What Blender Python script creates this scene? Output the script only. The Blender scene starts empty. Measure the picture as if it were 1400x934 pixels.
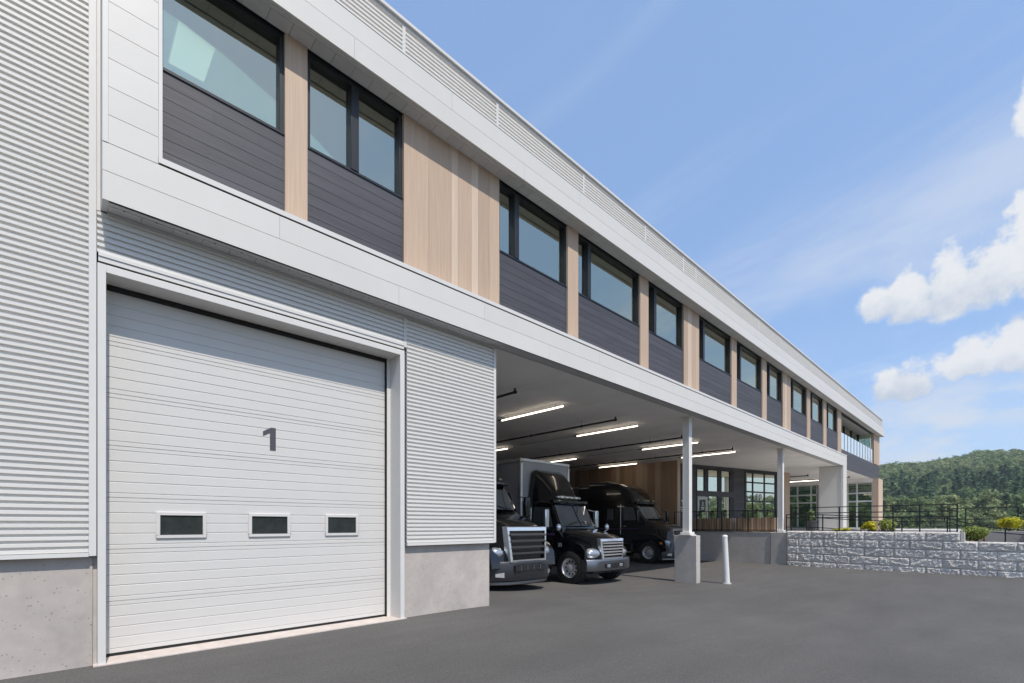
import bpy, bmesh, math, random
from mathutils import Vector, Matrix, noise as mnoise
random.seed(7)
R = math.radians
SC = bpy.context.scene
COL = SC.collection

# ------------------------------------------------------------------ camera
cam_d = bpy.data.cameras.new('camera'); cam = bpy.data.objects.new('camera', cam_d); COL.objects.link(cam)
cam.location = (0, -7.167, 1.6)
cam.rotation_euler = (R(90), 0, -R(90 - 46.208))
cam_d.sensor_width = 36; cam_d.lens = 36 * 650 / 1400
cam_d.shift_y = 251 / 1400
cam_d.clip_start = 0.05; cam_d.clip_end = 3000
SC.camera = cam

# ------------------------------------------------------------------ sky and sun
SUN_EL, SUN_AZ = 57.0, -8.0          # azimuth: degrees from -Y towards +X
W = bpy.data.worlds.new('World'); SC.world = W; W.use_nodes = True
def build_world():
    nt = W.node_tree; N = nt.nodes; L = nt.links; N.clear()
    out = N.new('ShaderNodeOutputWorld'); bg = N.new('ShaderNodeBackground'); L.new(bg.outputs[0], out.inputs[0])
    bg.inputs[1].default_value = 0.15
    sky = N.new('ShaderNodeTexSky'); sky.sky_type = 'NISHITA'; sky.sun_disc = False
    sky.sun_elevation = R(SUN_EL); sky.sun_rotation = R(180 - SUN_AZ)
    sky.altitude = 200; sky.air_density = 1.0; sky.dust_density = 0.6; sky.ozone_density = 2.0
    def val(x): return x if hasattr(x, 'is_linked') else None
    def m(op, a, b=None, c=None, clamp=False):
        n = N.new('ShaderNodeMath'); n.operation = op; n.use_clamp = clamp
        for i, v in enumerate((a, b, c)):
            if v is None: continue
            if val(v) is not None: L.new(v, n.inputs[i])
            else: n.inputs[i].default_value = v
        return n.outputs[0]
    tc = N.new('ShaderNodeTexCoord'); sep = N.new('ShaderNodeSeparateXYZ'); L.new(tc.outputs['Generated'], sep.inputs[0])
    x, y, z = sep.outputs
    az = m('ARCTAN2', y, x); el = m('ARCSINE', z)
    def noise(scale, detail, sx=1, sy=1, off=0, rough=.55, dist=0):
        cb = N.new('ShaderNodeCombineXYZ'); L.new(m('MULTIPLY', az, sx), cb.inputs[0]); L.new(m('MULTIPLY', el, sy), cb.inputs[1]); cb.inputs[2].default_value = off
        n = N.new('ShaderNodeTexNoise'); n.inputs['Scale'].default_value = scale; n.inputs['Detail'].default_value = detail
        n.inputs['Roughness'].default_value = rough; n.inputs['Distortion'].default_value = dist
        L.new(cb.outputs[0], n.inputs['Vector']); return n.outputs[0]
    def step(v, a, b):
        n = N.new('ShaderNodeMapRange'); n.interpolation_type = 'SMOOTHSTEP'; L.new(v, n.inputs[0])
        n.inputs[1].default_value = a; n.inputs[2].default_value = b; return n.outputs[0]
    n1 = noise(26, 10, off=3.1, rough=.62); n1b = noise(9, 4, off=1.3)
    blobs = [(8.3, 19.8, 2.3, 2.0, 1.3), (6.2, 19.4, 2.7, 4.4, 1.7), (3.6, 19.3, 2.9, 6.2, 1.9), (1.2, 19.6, 2.7, 5.4, 2.0), (-1.1, 20.2, 2.7, 7.0, 2.2), (-3.6, 20, 3.4, 5.2, 2.0),
             (6.9, 12.4, 2.8, 2.7, 1.3), (2.4, 13.4, 2.7, 2.7, 1.3), (-.6, 13.6, 3.1, 3.4, 1.5), (-1.6, 30, 1.6, 3.4, 2),
             (-18, 22, 5, 5, 2), (-40, 17, 5, 3.5, 1.5), (-66, 20, 6, 5, 2), (-115, 22, 6, 4, 2), (75, 20, 6, 4, 2)]
    dens = None
    for a, e, rx, ry, rd in blobs:
        qx = m('DIVIDE', m('SUBTRACT', az, R(a)), R(rx)); de = m('SUBTRACT', el, R(e)); qy = m('MAXIMUM', m('DIVIDE', de, R(ry)), m('DIVIDE', de, -R(rd)))
        d = m('SUBTRACT', 1.0, m('SQRT', m('ADD', m('MULTIPLY', qx, qx), m('MULTIPLY', qy, qy))))
        dens = d if dens is None else m('MAXIMUM', dens, d)
    dw = m('ADD', m('ADD', dens, m('MULTIPLY', m('SUBTRACT', n1, .5), 1.7)), m('MULTIPLY', m('SUBTRACT', n1b, .5), .7))
    cum = step(dw, .0, .5)
    # thin low cloud band near the horizon and faint high wisps
    low = m('MULTIPLY', step(noise(9, 9, sy=2.6, off=7.7, rough=.6), .33, .72), m('SUBTRACT', 1, step(el, R(8), R(20))))
    pz = m('ADD', m('MAXIMUM', z, 0.0), .16); cbw = N.new('ShaderNodeCombineXYZ'); L.new(m('DIVIDE', x, pz), cbw.inputs[0]); L.new(m('MULTIPLY', m('DIVIDE', y, pz), .55), cbw.inputs[1])
    nw = N.new('ShaderNodeTexNoise'); nw.inputs['Scale'].default_value = 1.1; nw.inputs['Detail'].default_value = 8; nw.inputs['Roughness'].default_value = .62; nw.inputs['Distortion'].default_value = .9; L.new(cbw.outputs[0], nw.inputs['Vector'])
    wis = m('MULTIPLY', step(nw.outputs[0], .44, .76), .42)
    cov = m('MAXIMUM', m('MAXIMUM', m('MULTIPLY', cum, .96), m('MULTIPLY', low, .75)), wis)
    hgt = m('MAXIMUM', m('MULTIPLY', m('SUBTRACT', el, R(18.2)), 14.0), m('MULTIPLY', m('SUBTRACT', 1, step(el, R(15.6), R(16.6))), m('MULTIPLY', m('SUBTRACT', el, R(12.0)), 22.0)))
    sh = step(m('ADD', m('MULTIPLY', hgt, .75), m('MULTIPLY', m('SUBTRACT', n1, .5), 1.7)), -.25, .75)
    cr = N.new('ShaderNodeMixRGB'); L.new(m('MAXIMUM', sh, m('MULTIPLY', m('SUBTRACT', 1, cum), .7)), cr.inputs[0])
    cr.inputs[1].default_value = (3.75, 4.2, 4.95, 1); cr.inputs[2].default_value = (5.75, 5.85, 6.0, 1)  # cloud shading painted by height: grey undersides, white tops
    hs = N.new('ShaderNodeHueSaturation'); hs.inputs['Saturation'].default_value = 1.0; hs.inputs['Value'].default_value = .60
    L.new(sky.outputs[0], hs.inputs['Color'])
    veil = N.new('ShaderNodeMixRGB'); veil.blend_type = 'ADD'; veil.inputs[0].default_value = 1; L.new(hs.outputs[0], veil.inputs[1]); veil.inputs[2].default_value = (1.22, 1.95, 3.35, 1)   # even blue veil added to brighten the whole sky
    mx = N.new('ShaderNodeMixRGB'); L.new(cov, mx.inputs[0]); L.new(veil.outputs[0], mx.inputs[1]); L.new(cr.outputs[0], mx.inputs[2])
    L.new(mx.outputs[0], bg.inputs[0])
build_world()
try: W.cycles.sampling_method = 'MANUAL'; W.cycles.sample_map_resolution = 512
except Exception: pass
sl = bpy.data.lights.new('sun', 'SUN'); sun = bpy.data.objects.new('sun', sl); COL.objects.link(sun)
sl.energy = 4.3; sl.angle = R(0.53); sl.color = (1.0, 0.945, 0.87)
to_sun = Vector((math.sin(R(SUN_AZ)) * math.cos(R(SUN_EL)), -math.cos(R(SUN_AZ)) * math.cos(R(SUN_EL)), math.sin(R(SUN_EL))))
sun.rotation_euler = to_sun.to_track_quat('Z', 'Y').to_euler(); sun.location = (10, -20, 40)
SC.view_settings.view_transform = 'Standard'; SC.view_settings.look = 'None'
SC.view_settings.gamma = 1; SC.view_settings.exposure = 0.0
SC.render.engine = 'CYCLES'
try:
    SC.cycles.use_denoising = True; SC.cycles.max_bounces = 6; SC.cycles.diffuse_bounces = 4; SC.cycles.glossy_bounces = 4
    SC.cycles.volume_bounces = 0; SC.cycles.transparent_max_bounces = 12; SC.cycles.transmission_bounces = 4; SC.cycles.sample_clamp_indirect = 6
except Exception: pass

# ------------------------------------------------------------------ materials
M = {}
def mat(name, col, rough=.5, metal=0, var=.08, scale=4, stretch=(1, 1, 1), bump=0, bscale=60, bstretch=None, rnd=0, coat=0, spec=.5, emit=None, estr=0, detail=5, pores=0, var2=0, scale2=.6, crough=.03, var3=0, scale3=1, stretch3=(1, 1, 1)):
    ma = bpy.data.materials.new(name); ma.use_nodes = True; nt = ma.node_tree; N = nt.nodes; L = nt.links
    b = N['Principled BSDF']; b.inputs['Roughness'].default_value = rough; b.inputs['Metallic'].default_value = metal
    b.inputs['Specular IOR Level'].default_value = spec
    if coat: b.inputs['Coat Weight'].default_value = coat; b.inputs['Coat Roughness'].default_value = crough
    tc = N.new('ShaderNodeTexCoord'); oi = N.new('ShaderNodeObjectInfo')
    off = N.new('ShaderNodeVectorMath'); off.operation = 'SCALE'; off.inputs[0].default_value = (31, 17, 23)
    L.new(oi.outputs['Random'], off.inputs['Scale'])
    add = N.new('ShaderNodeVectorMath'); L.new(tc.outputs['Object'], add.inputs[0]); L.new(off.outputs[0], add.inputs[1])
    def nz(sc_, st, det=detail):
        mp = N.new('ShaderNodeMapping'); mp.inputs['Scale'].default_value = st; L.new(add.outputs[0], mp.inputs[0])
        n = N.new('ShaderNodeTexNoise'); n.inputs['Scale'].default_value = sc_; n.inputs['Detail'].default_value = det; n.inputs['Roughness'].default_value = .6
        L.new(mp.outputs[0], n.inputs['Vector']); return n.outputs[0]
    def mul(colr, fac_out, lo, hi, a=0.3, bb=.7):
        mr = N.new('ShaderNodeMapRange'); L.new(fac_out, mr.inputs[0]); mr.inputs[1].default_value = a; mr.inputs[2].default_value = bb
        mr.inputs[3].default_value = lo; mr.inputs[4].default_value = hi
        vm = N.new('ShaderNodeVectorMath'); vm.operation = 'SCALE'; L.new(mr.outputs[0], vm.inputs['Scale'])
        if isinstance(colr, tuple): vm.inputs[0].default_value = colr
        else: L.new(colr, vm.inputs[0])
        return vm.outputs[0]
    c = tuple(col)
    if var: c = mul(c, nz(scale, stretch), 1 - var, 1 + var)
    if var2: c = mul(c, nz(scale2, (1, 1, 1), 3), 1 - var2, 1 + var2)
    if var3: c = mul(c, nz(scale3, stretch3, 4), 1 - var3, 1 + var3)
    if rnd: c = mul(c, oi.outputs['Random'], 1 - rnd, 1 + rnd, 0, 1)
    if pores:
        v = N.new('ShaderNodeTexVoronoi'); v.inputs['Scale'].default_value = pores; L.new(add.outputs[0], v.inputs['Vector'])
        n2 = nz(pores * .35, (1, 1, 1), 2)
        mm = N.new('ShaderNodeMath'); mm.operation = 'MULTIPLY'; L.new(n2, mm.inputs[0]); mm.inputs[1].default_value = .36
        m2 = N.new('ShaderNodeMath'); m2.operation = 'SUBTRACT'; L.new(v.outputs['Distance'], m2.inputs[0]); L.new(mm.outputs[0], m2.inputs[1])
        c = mul(c, m2.outputs[0], .60, 1.0, -.08, -.02)
    if isinstance(c, tuple): b.inputs['Base Color'].default_value = (*c, 1)
    else: L.new(c, b.inputs['Base Color'])
    if bump:
        bn = N.new('ShaderNodeBump'); bn.inputs['Strength'].default_value = bump; bn.inputs['Distance'].default_value = .01
        L.new(nz(bscale, bstretch or stretch, 6), bn.inputs['Height']); L.new(bn.outputs[0], b.inputs['Normal'])
    if emit: b.inputs['Emission Color'].default_value = (*emit, 1); b.inputs['Emission Strength'].default_value = estr
    M[name] = ma; return ma
def glass(name, tint, refl, dark=1.0, rough=0.0):
    ma = bpy.data.materials.new(name); ma.use_nodes = True; nt = ma.node_tree; N = nt.nodes; L = nt.links; N.remove(N['Principled BSDF'])
    tr = N.new('ShaderNodeBsdfTransparent'); tr.inputs[0].default_value = (*tint, 1)
    gl = N.new('ShaderNodeBsdfGlossy'); gl.inputs['Roughness'].default_value = rough; gl.inputs[0].default_value = (.98, 1.0, .82, 1)
    fr = N.new('ShaderNodeFresnel'); fr.inputs[0].default_value = 1.5
    mr = N.new('ShaderNodeMapRange'); L.new(fr.outputs[0], mr.inputs[0]); mr.inputs[1].default_value = .04; mr.inputs[3].default_value = refl; mr.inputs[4].default_value = 1
    mx = N.new('ShaderNodeMixShader'); L.new(mr.outputs[0], mx.inputs[0]); L.new(tr.outputs[0], mx.inputs[1]); L.new(gl.outputs[0], mx.inputs[2])
    tc = N.new('ShaderNodeTexCoord'); nz = N.new('ShaderNodeTexNoise'); nz.inputs['Scale'].default_value = .7; L.new(tc.outputs['Object'], nz.inputs['Vector'])
    bn = N.new('ShaderNodeBump'); bn.inputs['Strength'].default_value = .02; bn.inputs['Distance'].default_value = .05; L.new(nz.outputs[0], bn.inputs['Height']); L.new(bn.outputs[0], gl.inputs['Normal'])
    L.new(mx.outputs[0], N['Material Output'].inputs[0]); M[name] = ma
def foliage(name, c1, c2, scale=.3):
    ma = bpy.data.materials.new(name); ma.use_nodes = True; nt = ma.node_tree; N = nt.nodes; L = nt.links
    b = N['Principled BSDF']; b.inputs['Roughness'].default_value = .6; b.inputs['Specular IOR Level'].default_value = .25
    oi = N.new('ShaderNodeObjectInfo'); ge = N.new('ShaderNodeNewGeometry')
    tc = N.new('ShaderNodeTexCoord'); nz = N.new('ShaderNodeTexNoise'); nz.inputs['Scale'].default_value = scale; L.new(tc.outputs['Object'], nz.inputs['Vector'])
    ad = N.new('ShaderNodeMath'); ad.operation = 'ADD'; L.new(nz.outputs[0], ad.inputs[0]); L.new(oi.outputs['Random'], ad.inputs[1])
    a2 = N.new('ShaderNodeMath'); a2.operation = 'ADD'; L.new(ad.outputs[0], a2.inputs[0]); L.new(ge.outputs['Random Per Island'], a2.inputs[1])
    mr = N.new('ShaderNodeMapRange'); L.new(a2.outputs[0], mr.inputs[0]); mr.inputs[1].default_value = .6; mr.inputs[2].default_value = 2.2
    mx = N.new('ShaderNodeMixRGB'); L.new(mr.outputs[0], mx.inputs[0]); mx.inputs[1].default_value = (*c1, 1); mx.inputs[2].default_value = (*c2, 1)
    L.new(mx.outputs[0], b.inputs['Base Color'])
    tl = N.new('ShaderNodeBsdfTranslucent'); L.new(mx.outputs[0], tl.inputs[0])
    ms = N.new('ShaderNodeMixShader'); ms.inputs[0].default_value = .3; L.new(b.outputs[0], ms.inputs[1]); L.new(tl.outputs[0], ms.inputs[2])
    L.new(ms.outputs[0], N['Material Output'].inputs[0]); M[name] = ma

mat('asphalt', (.098, .092, .085), .88, var=.30, scale=48, var2=.12, scale2=.3, bump=1.0, bscale=120, detail=6, var3=.10, scale3=1.6, stretch3=(.25, 1, 1))
mat('ground', (.07, .10, .035), .95, var=.25, scale=.2, var2=.2)
mat('soil', (.09, .06, .04), .95, var=.3, scale=20, bump=.6, bscale=30)
mat('concrete', (.45, .405, .365), .88, var=.07, scale=7, var2=.11, scale2=1.6, bump=.25, bscale=90, pores=21)
mat('concrete_dark', (.45, .42, .385), .88, var=.07, scale=5, var2=.10, scale2=1.1, bump=.25, bscale=90, pores=14)
mat('sill', (.55, .48, .43), .85, var=.12, scale=6, bump=.2)
mat('white_panel', (.64, .615, .57), .42, var=.015, scale=2.2, var2=.02, scale2=.5, rnd=.018, bump=.05, bscale=9)
mat('white_corrugated', (.69, .665, .62), .35, var=.03, scale=3, stretch=(.15, 1, 6), rnd=.0)
mat('white_trim', (.66, .64, .605), .4, var=.02, scale=5)
mat('door_white', (.62, .60, .565), .45, var=.012, scale=3, bump=.22, bscale=150, bstretch=(.35, 1, 1), rnd=.008)
mat('charcoal_cladding', (.066, .063, .072), .55, var=.16, scale=8, stretch=(.12, 1, 1.6), bump=.25, bscale=22, bstretch=(.08, 1, 3), rnd=.13)
mat('oak', (.49, .355, .25), .55, var=.10, scale=9, stretch=(6, 6, .14), bump=.15, bscale=30, bstretch=(4, 4, .12), rnd=.10)
mat('oak_light', (.60, .46, .34), .55, var=.08, scale=9, stretch=(6, 6, .14), bump=.15, bscale=30, bstretch=(4, 4, .12), rnd=.04)
mat('walnut', (.36, .235, .145), .5, var=.2, scale=7, stretch=(5, 5, .12), bump=.15, bscale=30, bstretch=(4, 4, .12), rnd=.22)
mat('black_metal', (.013, .014, .016), .4, var=.1)
mat('black_rubber', (.012, .012, .012), .8, var=.1)
mat('ceiling', (.88, .86, .83), .75, var=.04, scale=1.5, var2=.05, scale2=.4, rnd=.03)
mat('soffit', (.52, .52, .52), .6, var=.04, scale=6, rnd=.05)
mat('interior', (.72, .74, .72), .8, var=.05)
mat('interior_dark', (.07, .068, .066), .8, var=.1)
mat('office_lamp', (.8, .8, .78), .5, var=0, emit=(1, .97, .88), estr=.9)
mat('lamp', (.9, .87, .8), .5, var=0, emit=(1, .86, .70), estr=6.0)
mat('column_paint', (.74, .715, .67), .45, var=.03, scale=3)
mat('stone', (.66, .62, .57), .9, var=.20, scale=14, var2=.12, scale2=2.5, bump=1.0, bscale=38, rnd=.10)
mat('bollard_paint', (.72, .72, .70), .5, var=.06, scale=5, stretch=(1, 1, .3))
mat('digit_grey', (.07, .07, .078), .5, var=.05)
mat('digit_white', (.75, .77, .77), .5, var=.0)
mat('sign_dark', (.03, .035, .035), .4, var=.05)
mat('paint_black', (.004, .004, .005), .16, var=.05, coat=.9, spec=.35)
mat('paint_grey', (.020, .021, .024), .42, var=.05, coat=.25, crough=.15)
mat('truck_plastic', (.014, .014, .015), .55, var=.1)
mat('chrome', (.84, .85, .87), .2, .85, var=.04)
mat('rim_alloy', (.82, .81, .79), .32, .55, var=.04)
mat('satin_steel', (.26, .265, .28), .38, 1.0, var=.06)
mat('aluminium', (.78, .77, .74), .4, .6, var=.05)
mat('tyre', (.014, .0135, .013), .75, var=.15, scale=20)
mat('box_panel', (.40, .40, .42), .4, var=.05, scale=2)
mat('navy', (.012, .015, .028), .3, var=.05, coat=.5)
mat('purple', (.10, .045, .13), .4, var=.05)
mat('fog_lens', (.55, .56, .56), .2, .4, var=.2, scale=30, coat=1)
mat('lens', (.40, .43, .47), .10, .55, var=.15, scale=25, coat=1)
mat('amber', (.6, .2, .03), .25, var=.05, coat=1)
mat('marker', (.85, .76, .5), .25, var=0, coat=1)
mat('cab_glass', (.20, .23, .24), .04, .55, var=.1, scale=2, spec=1.0, coat=1)
mat('door_glass', (.03, .034, .034), .08, var=.3, scale=9, spec=.5)
mat('mirror_glass', (.55, .62, .68), .06, 1.0, var=.02)
mat('plastic_pot', (.035, .037, .042), .55, var=.1)
mat('white_frame', (.60, .60, .60), .45, var=.03)
mat('bark', (.10, .075, .055), .9, var=.25, scale=6)
glass('office_glass', (.74, .88, .84), .46)
glass('store_glass', (.22, .26, .26), .72)
glass('end_glass', (.50, .58, .54), .15)
mat('rail_glass', (.62, .70, .74), .15, var=.02, coat=.6)
foliage('leaf_green', (.075, .125, .045), (.23, .29, .11))
foliage('leaf_pale', (.140, .185, .070), (.32, .35, .15))
foliage('leaf_pine', (.045, .095, .055), (.14, .21, .11))
foliage('leaf_yellow', (.34, .36, .02), (.80, .70, .03), 6)
foliage('leaf_lime', (.16, .22, .04), (.48, .52, .14), 6)

# ------------------------------------------------------------------ mesh helpers
class MB:
    def __init__(s): s.v = []; s.f = []; s.mi = []; s.cur = 0
    def add(s, vs, fs):
        o = len(s.v); s.v += [tuple(p) for p in vs]
        for f in fs: s.f.append(tuple(i + o for i in f)); s.mi.append(s.cur)
        return s
    def box(s, x0, x1, y0, y1, z0, z1):
        return s.add([(x0, y0, z0), (x1, y0, z0), (x1, y1, z0), (x0, y1, z0), (x0, y0, z1), (x1, y0, z1), (x1, y1, z1), (x0, y1, z1)],
                     [(0, 3, 2, 1), (4, 5, 6, 7), (0, 1, 5, 4), (1, 2, 6, 5), (2, 3, 7, 6), (3, 0, 4, 7)])
    def quad(s, a, b, c, d): return s.add([a, b, c, d], [(0, 1, 2, 3)])
    def tube(s, p0, p1, r0, r1=None, n=10, cap=True):
        r1 = r0 if r1 is None else r1; p0 = Vector(p0); p1 = Vector(p1); d = (p1 - p0).normalized()
        a = d.orthogonal().normalized(); b = d.cross(a); vs = []
        for p, r in ((p0, r0), (p1, r1)):
            for i in range(n):
                t = 2 * math.pi * i / n; vs.append(p + a * (r * math.cos(t)) + b * (r * math.sin(t)))
        fs = [(i, (i + 1) % n, n + (i + 1) % n, n + i) for i in range(n)]
        if cap: fs += [tuple(range(n - 1, -1, -1)), tuple(range(n, 2 * n))]
        return s.add(vs, fs)
    def bar(s, p0, p1, w):       # square bar
        return s.tube(p0, p1, w * .7071, n=4)
    def lathe_x(s, prof, cx, cy, cz, n=28, sgn=1):   # prof: (x, r) pairs around the X axis
        vs = []
        for (x, r) in prof:
            for i in range(n):
                t = 2 * math.pi * i / n; vs.append((cx + sgn * x, cy + r * math.cos(t), cz + r * math.sin(t)))
        fs = []
        for k in range(len(prof) - 1):
            for i in range(n):
                q = (k * n + i, k * n + (i + 1) % n, (k + 1) * n + (i + 1) % n, (k + 1) * n + i); fs.append(q if sgn > 0 else q[::-1])
        return s.add(vs, fs)
    def loft(s, rings, cap=True):
        n = len(rings[0]); vs = [p for r in rings for p in r]; fs = []
        for k in range(len(rings) - 1):
            for i in range(n): fs.append((k * n + i, (k + 1) * n + i, (k + 1) * n + (i + 1) % n, k * n + (i + 1) % n))
        if cap: fs += [tuple(range(n)), tuple(reversed(range((len(rings) - 1) * n, len(rings) * n)))]
        return s.add(vs, fs)
    def prism_x(s, pts, x0, x1, hw=None):   # pts (y,z) outline extruded along x
        n = len(pts); A = [(x0, y, z) for y, z in pts]; B = [(x1, y, z) for y, z in pts]
        fs = [(i, (i + 1) % n, n + (i + 1) % n, n + i) for i in range(n)] + [tuple(range(n - 1, -1, -1)), tuple(range(n, 2 * n))]
        return s.add(A + B, fs)
    def ellipsoid(s, c, r, rot=None, nu=14, nv=8):
        vs = []; rot = rot or Matrix.Identity(3)
        for j in range(nv + 1):
            ph = math.pi * j / nv
            for i in range(nu):
                t = 2 * math.pi * i / nu
                p = rot @ Vector((r[0] * math.sin(ph) * math.cos(t), r[1] * math.sin(ph) * math.sin(t), r[2] * math.cos(ph))); vs.append((c[0] + p.x, c[1] + p.y, c[2] + p.z))
        fs = [(j * nu + i, (j + 1) * nu + i, (j + 1) * nu + (i + 1) % nu, j * nu + (i + 1) % nu) for j in range(nv) for i in range(nu)]
        return s.add(vs, fs)
    def mesh(s, name, mats, smooth=None, fix=False):
        me = bpy.data.meshes.new(name); me.from_pydata(s.v, [], s.f)
        for k in (mats if isinstance(mats, (list, tuple)) else [mats]): me.materials.append(M[k])
        if any(s.mi): me.polygons.foreach_set('material_index', s.mi)
        if fix:
            bm = bmesh.new(); bm.from_mesh(me); bmesh.ops.remove_doubles(bm, verts=bm.verts, dist=1e-5); bmesh.ops.recalc_face_normals(bm, faces=bm.faces); bm.to_mesh(me); bm.free()
        if smooth is not None:
            me.shade_smooth(); me.set_sharp_from_angle(angle=R(smooth))
        me.update(); return me
    def build(s, name, mats, parent=None, smooth=None, bevel=0, loc=None, fix=False, seg=2):
        o = bpy.data.objects.new(name, s.mesh(name, mats, smooth, fix or bevel > 0)); COL.objects.link(o)
        if parent is not None: o.parent = parent
        if loc is not None: o.location = loc
        if bevel:
            b = o.modifiers.new('bevel', 'BEVEL'); b.width = bevel; b.segments = seg; b.limit_method = 'ANGLE'; b.angle_limit = R(40)
            b.harden_normals = False
            if smooth is None: o.data.shade_smooth(); o.data.set_sharp_from_angle(angle=R(35))
        return o
def put(name, me, parent=None, loc=(0, 0, 0), rz=0, sc=None):
    o = bpy.data.objects.new(name, me); COL.objects.link(o); o.parent = parent; o.location = loc; o.rotation_euler = (0, 0, rz)
    if sc is not None: o.scale = sc if isinstance(sc, (tuple, list)) else (sc, sc, sc)
    return o
def tag(o, label, cat, group=None):
    o['label'] = label; o['category'] = cat
    if group: o['group'] = group
    return o
def thing(name, label, cat, loc=(0, 0, 0), rz=0, group=None):
    o = bpy.data.objects.new(name, None); COL.objects.link(o); o.location = loc; o.rotation_euler = (0, 0, rz); o.empty_display_size = .3
    return tag(o, label, cat, group)
def part(name, parent, loc=(0, 0, 0)):
    o = bpy.data.objects.new(name, None); COL.objects.link(o); o.parent = parent; o.location = loc; o.empty_display_size = .2; return o
def struct(o): o['kind'] = 'structure'; return o
def copy_tree(o, parent=None):
    c = o.copy(); COL.objects.link(c); c.parent = parent
    for ch in o.children: copy_tree(ch, c)
    return c
def text_mesh(txt, size, mat_, depth=.002):
    cu = bpy.data.curves.new('t', 'FONT'); cu.body = txt; cu.size = size; cu.extrude = depth; cu.align_x = 'CENTER'; cu.offset = size * .02
    ob = bpy.data.objects.new('t', cu); COL.objects.link(ob); dg = bpy.context.evaluated_depsgraph_get()
    me = bpy.data.meshes.new_from_object(ob.evaluated_get(dg)); bpy.data.objects.remove(ob); bpy.data.curves.remove(cu)
    me.materials.clear(); me.materials.append(M[mat_]); return me
def smooth01(t): t = max(0, min(1, t)); return t * t * (3 - 2 * t)
def gz(x): return -.30 * smooth01((x - 5.0) / 8.5) + .06 * smooth01((x - 17) / 7)

# ------------------------------------------------------------------ ground
FW = -.31          # front plane of the white frame
m = MB(); xs = [-60, -20, -5, 3, 5] + [5 + .5 * i for i in range(1, 42)] + [30, 45, 70]; ys = [-60, -30, -15, -8, -4, -1, .3, 4, 9, 15]
for y in ys:
    for x in xs: m.v.append((x, y, gz(x)))
n = len(xs)
for j in range(len(ys) - 1):
    for i in range(n - 1): m.f.append((j * n + i, j * n + i + 1, (j + 1) * n + i + 1, (j + 1) * n + i)); m.mi.append(0)
struct(m.build('asphalt_lot', 'asphalt', smooth=60))
CX, CY = 0, -7
def hill_h(x, y):
    r = math.hypot(x - CX, y - CY); a = math.degrees(math.atan2(y - CY, x - CX))
    k = smooth01((r - 140) / 480)
    ridge = 52.5 + 1.6 * math.sin(a * .35 + 1.0) + 1.4 * math.sin(a * .9 + .4) - .45 * (max(-12, min(14, a)) - 4)
    front = 1.0 - .55 * smooth01((-9 - a) / 22) if a < 60 else .45
    return -.55 + k * ridge * front + (1.5 * math.sin(x * .05) * math.cos(y * .043)) * k
m = MB(); rs = [0, 30, 60, 100, 140, 180, 220, 260, 300, 340, 380, 420, 460, 500, 540, 580, 620, 660, 760, 1000, 2200]; na = 160
for r in rs:
    for i in range(na):
        t = 2 * math.pi * i / na; x, y = CX + r * math.cos(t), CY + r * math.sin(t); h = hill_h(x, y) if r < 670 else hill_h(CX + 660 * math.cos(t), CY + 660 * math.sin(t)) * max(0, 1 - (r - 660) / 600)
        m.v.append((x, y, h))
for k in range(len(rs) - 1):
    for i in range(na): m.f.append((k * na + i, (k + 1) * na + i, (k + 1) * na + (i + 1) % na, k * na + (i + 1) % na)); m.mi.append(0)
struct(m.build('ground', 'ground', smooth=60))
# raised terrace behind the retaining wall
m = MB(); m.box(24.62, 62, -5.9, 30, -.5, 1.24); struct(m.build('terrace', 'concrete_dark'))
m = MB(); m.box(24.62, 62, -22, -5.902, -.5, .92); struct(m.build('planting_bed', 'soil'))
m = MB(); m.box(24.66, 26.0, -5.88, -.3, 1.15, 1.262); struct(m.build('planting_strip', 'soil'))

# ------------------------------------------------------------------ building
BLD = thing('commercial_building', 'long white, charcoal and oak clad two-storey building with truck bays', 'building')
PITCH = .07
def corr_mesh(z0, z1, L_):
    mb = MB(); z = z0; D = .026
    prof = []
    while z < z1 - 1e-4:
        for dz, y in ((0, 0), (.006, -D), (.040, -D), (.046, 0)):
            if z + dz <= z1: prof.append((z + dz, y))
        z += PITCH
    prof.append((z1, 0))
    vs = []; fs = []
    for (zz, y) in prof: vs += [(0, y, zz), (L_, y, zz)]
    for i in range(len(prof) - 1): fs.append((2 * i, 2 * i + 1, 2 * i + 3, 2 * i + 2))
    mb.add(vs, fs); return mb
def corrugated(name, x0, x1, z0, z1, y=0.0, parent=BLD):
    o = corr_mesh(z0, z1, x1 - x0).build(name, 'white_corrugated', parent); o.location = (x0, y, 0); return o
# --- left wall, door bay, right pier
Z0, ZC, ZS = 0.0, 1.25, 5.175          # ground, base top, canopy soffit
corrugated('corrugated_wall', -9.0, .262, 1.29, 10.0)
corrugated('corrugated_wall', .334, 4.285, 4.70, 5.18)
corrugated('corrugated_wall', 4.345, 6.335, 1.29, 5.18)
def bx(name, mt, x0, x1, y0, y1, z0, z1, parent=BLD, bevel=0):
    return MB().box(x0, x1, y0, y1, z0, z1).build(name, mt, parent, bevel=bevel)
bx('corner_trim', 'white_trim', .262, .330, -.032, .05, 1.25, 10.0, bevel=.004)
bx('corner_filler', 'white_trim', .3305, .3645, -.012, .06, 5.181, 10.0)
bx('corner_trim', 'white_trim', 4.287, 4.343, -.030, .05, 4.645, 5.18, bevel=.004)
bx('corner_trim', 'white_trim', 6.337, 6.40, -.032, .05, 1.25, 5.18, bevel=.004)
bx('base_flashing', 'white_trim', -9.0, .2615, -.045, .05, 1.245, 1.29)
bx('base_flashing', 'white_trim', 4.345, 6.336, -.045, .05, 1.245, 1.29)
bx('head_flashing', 'white_trim', .345, 4.286, -.045, .04, 4.655, 4.70, bevel=.003)
bx('concrete_base', 'concrete', -9.0, .300, .045, .6, -.3, 1.246, bevel=.008)
bx('base_return', 'concrete_dark', .3005, .336, .07, .6, -.3, 1.246)
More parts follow.
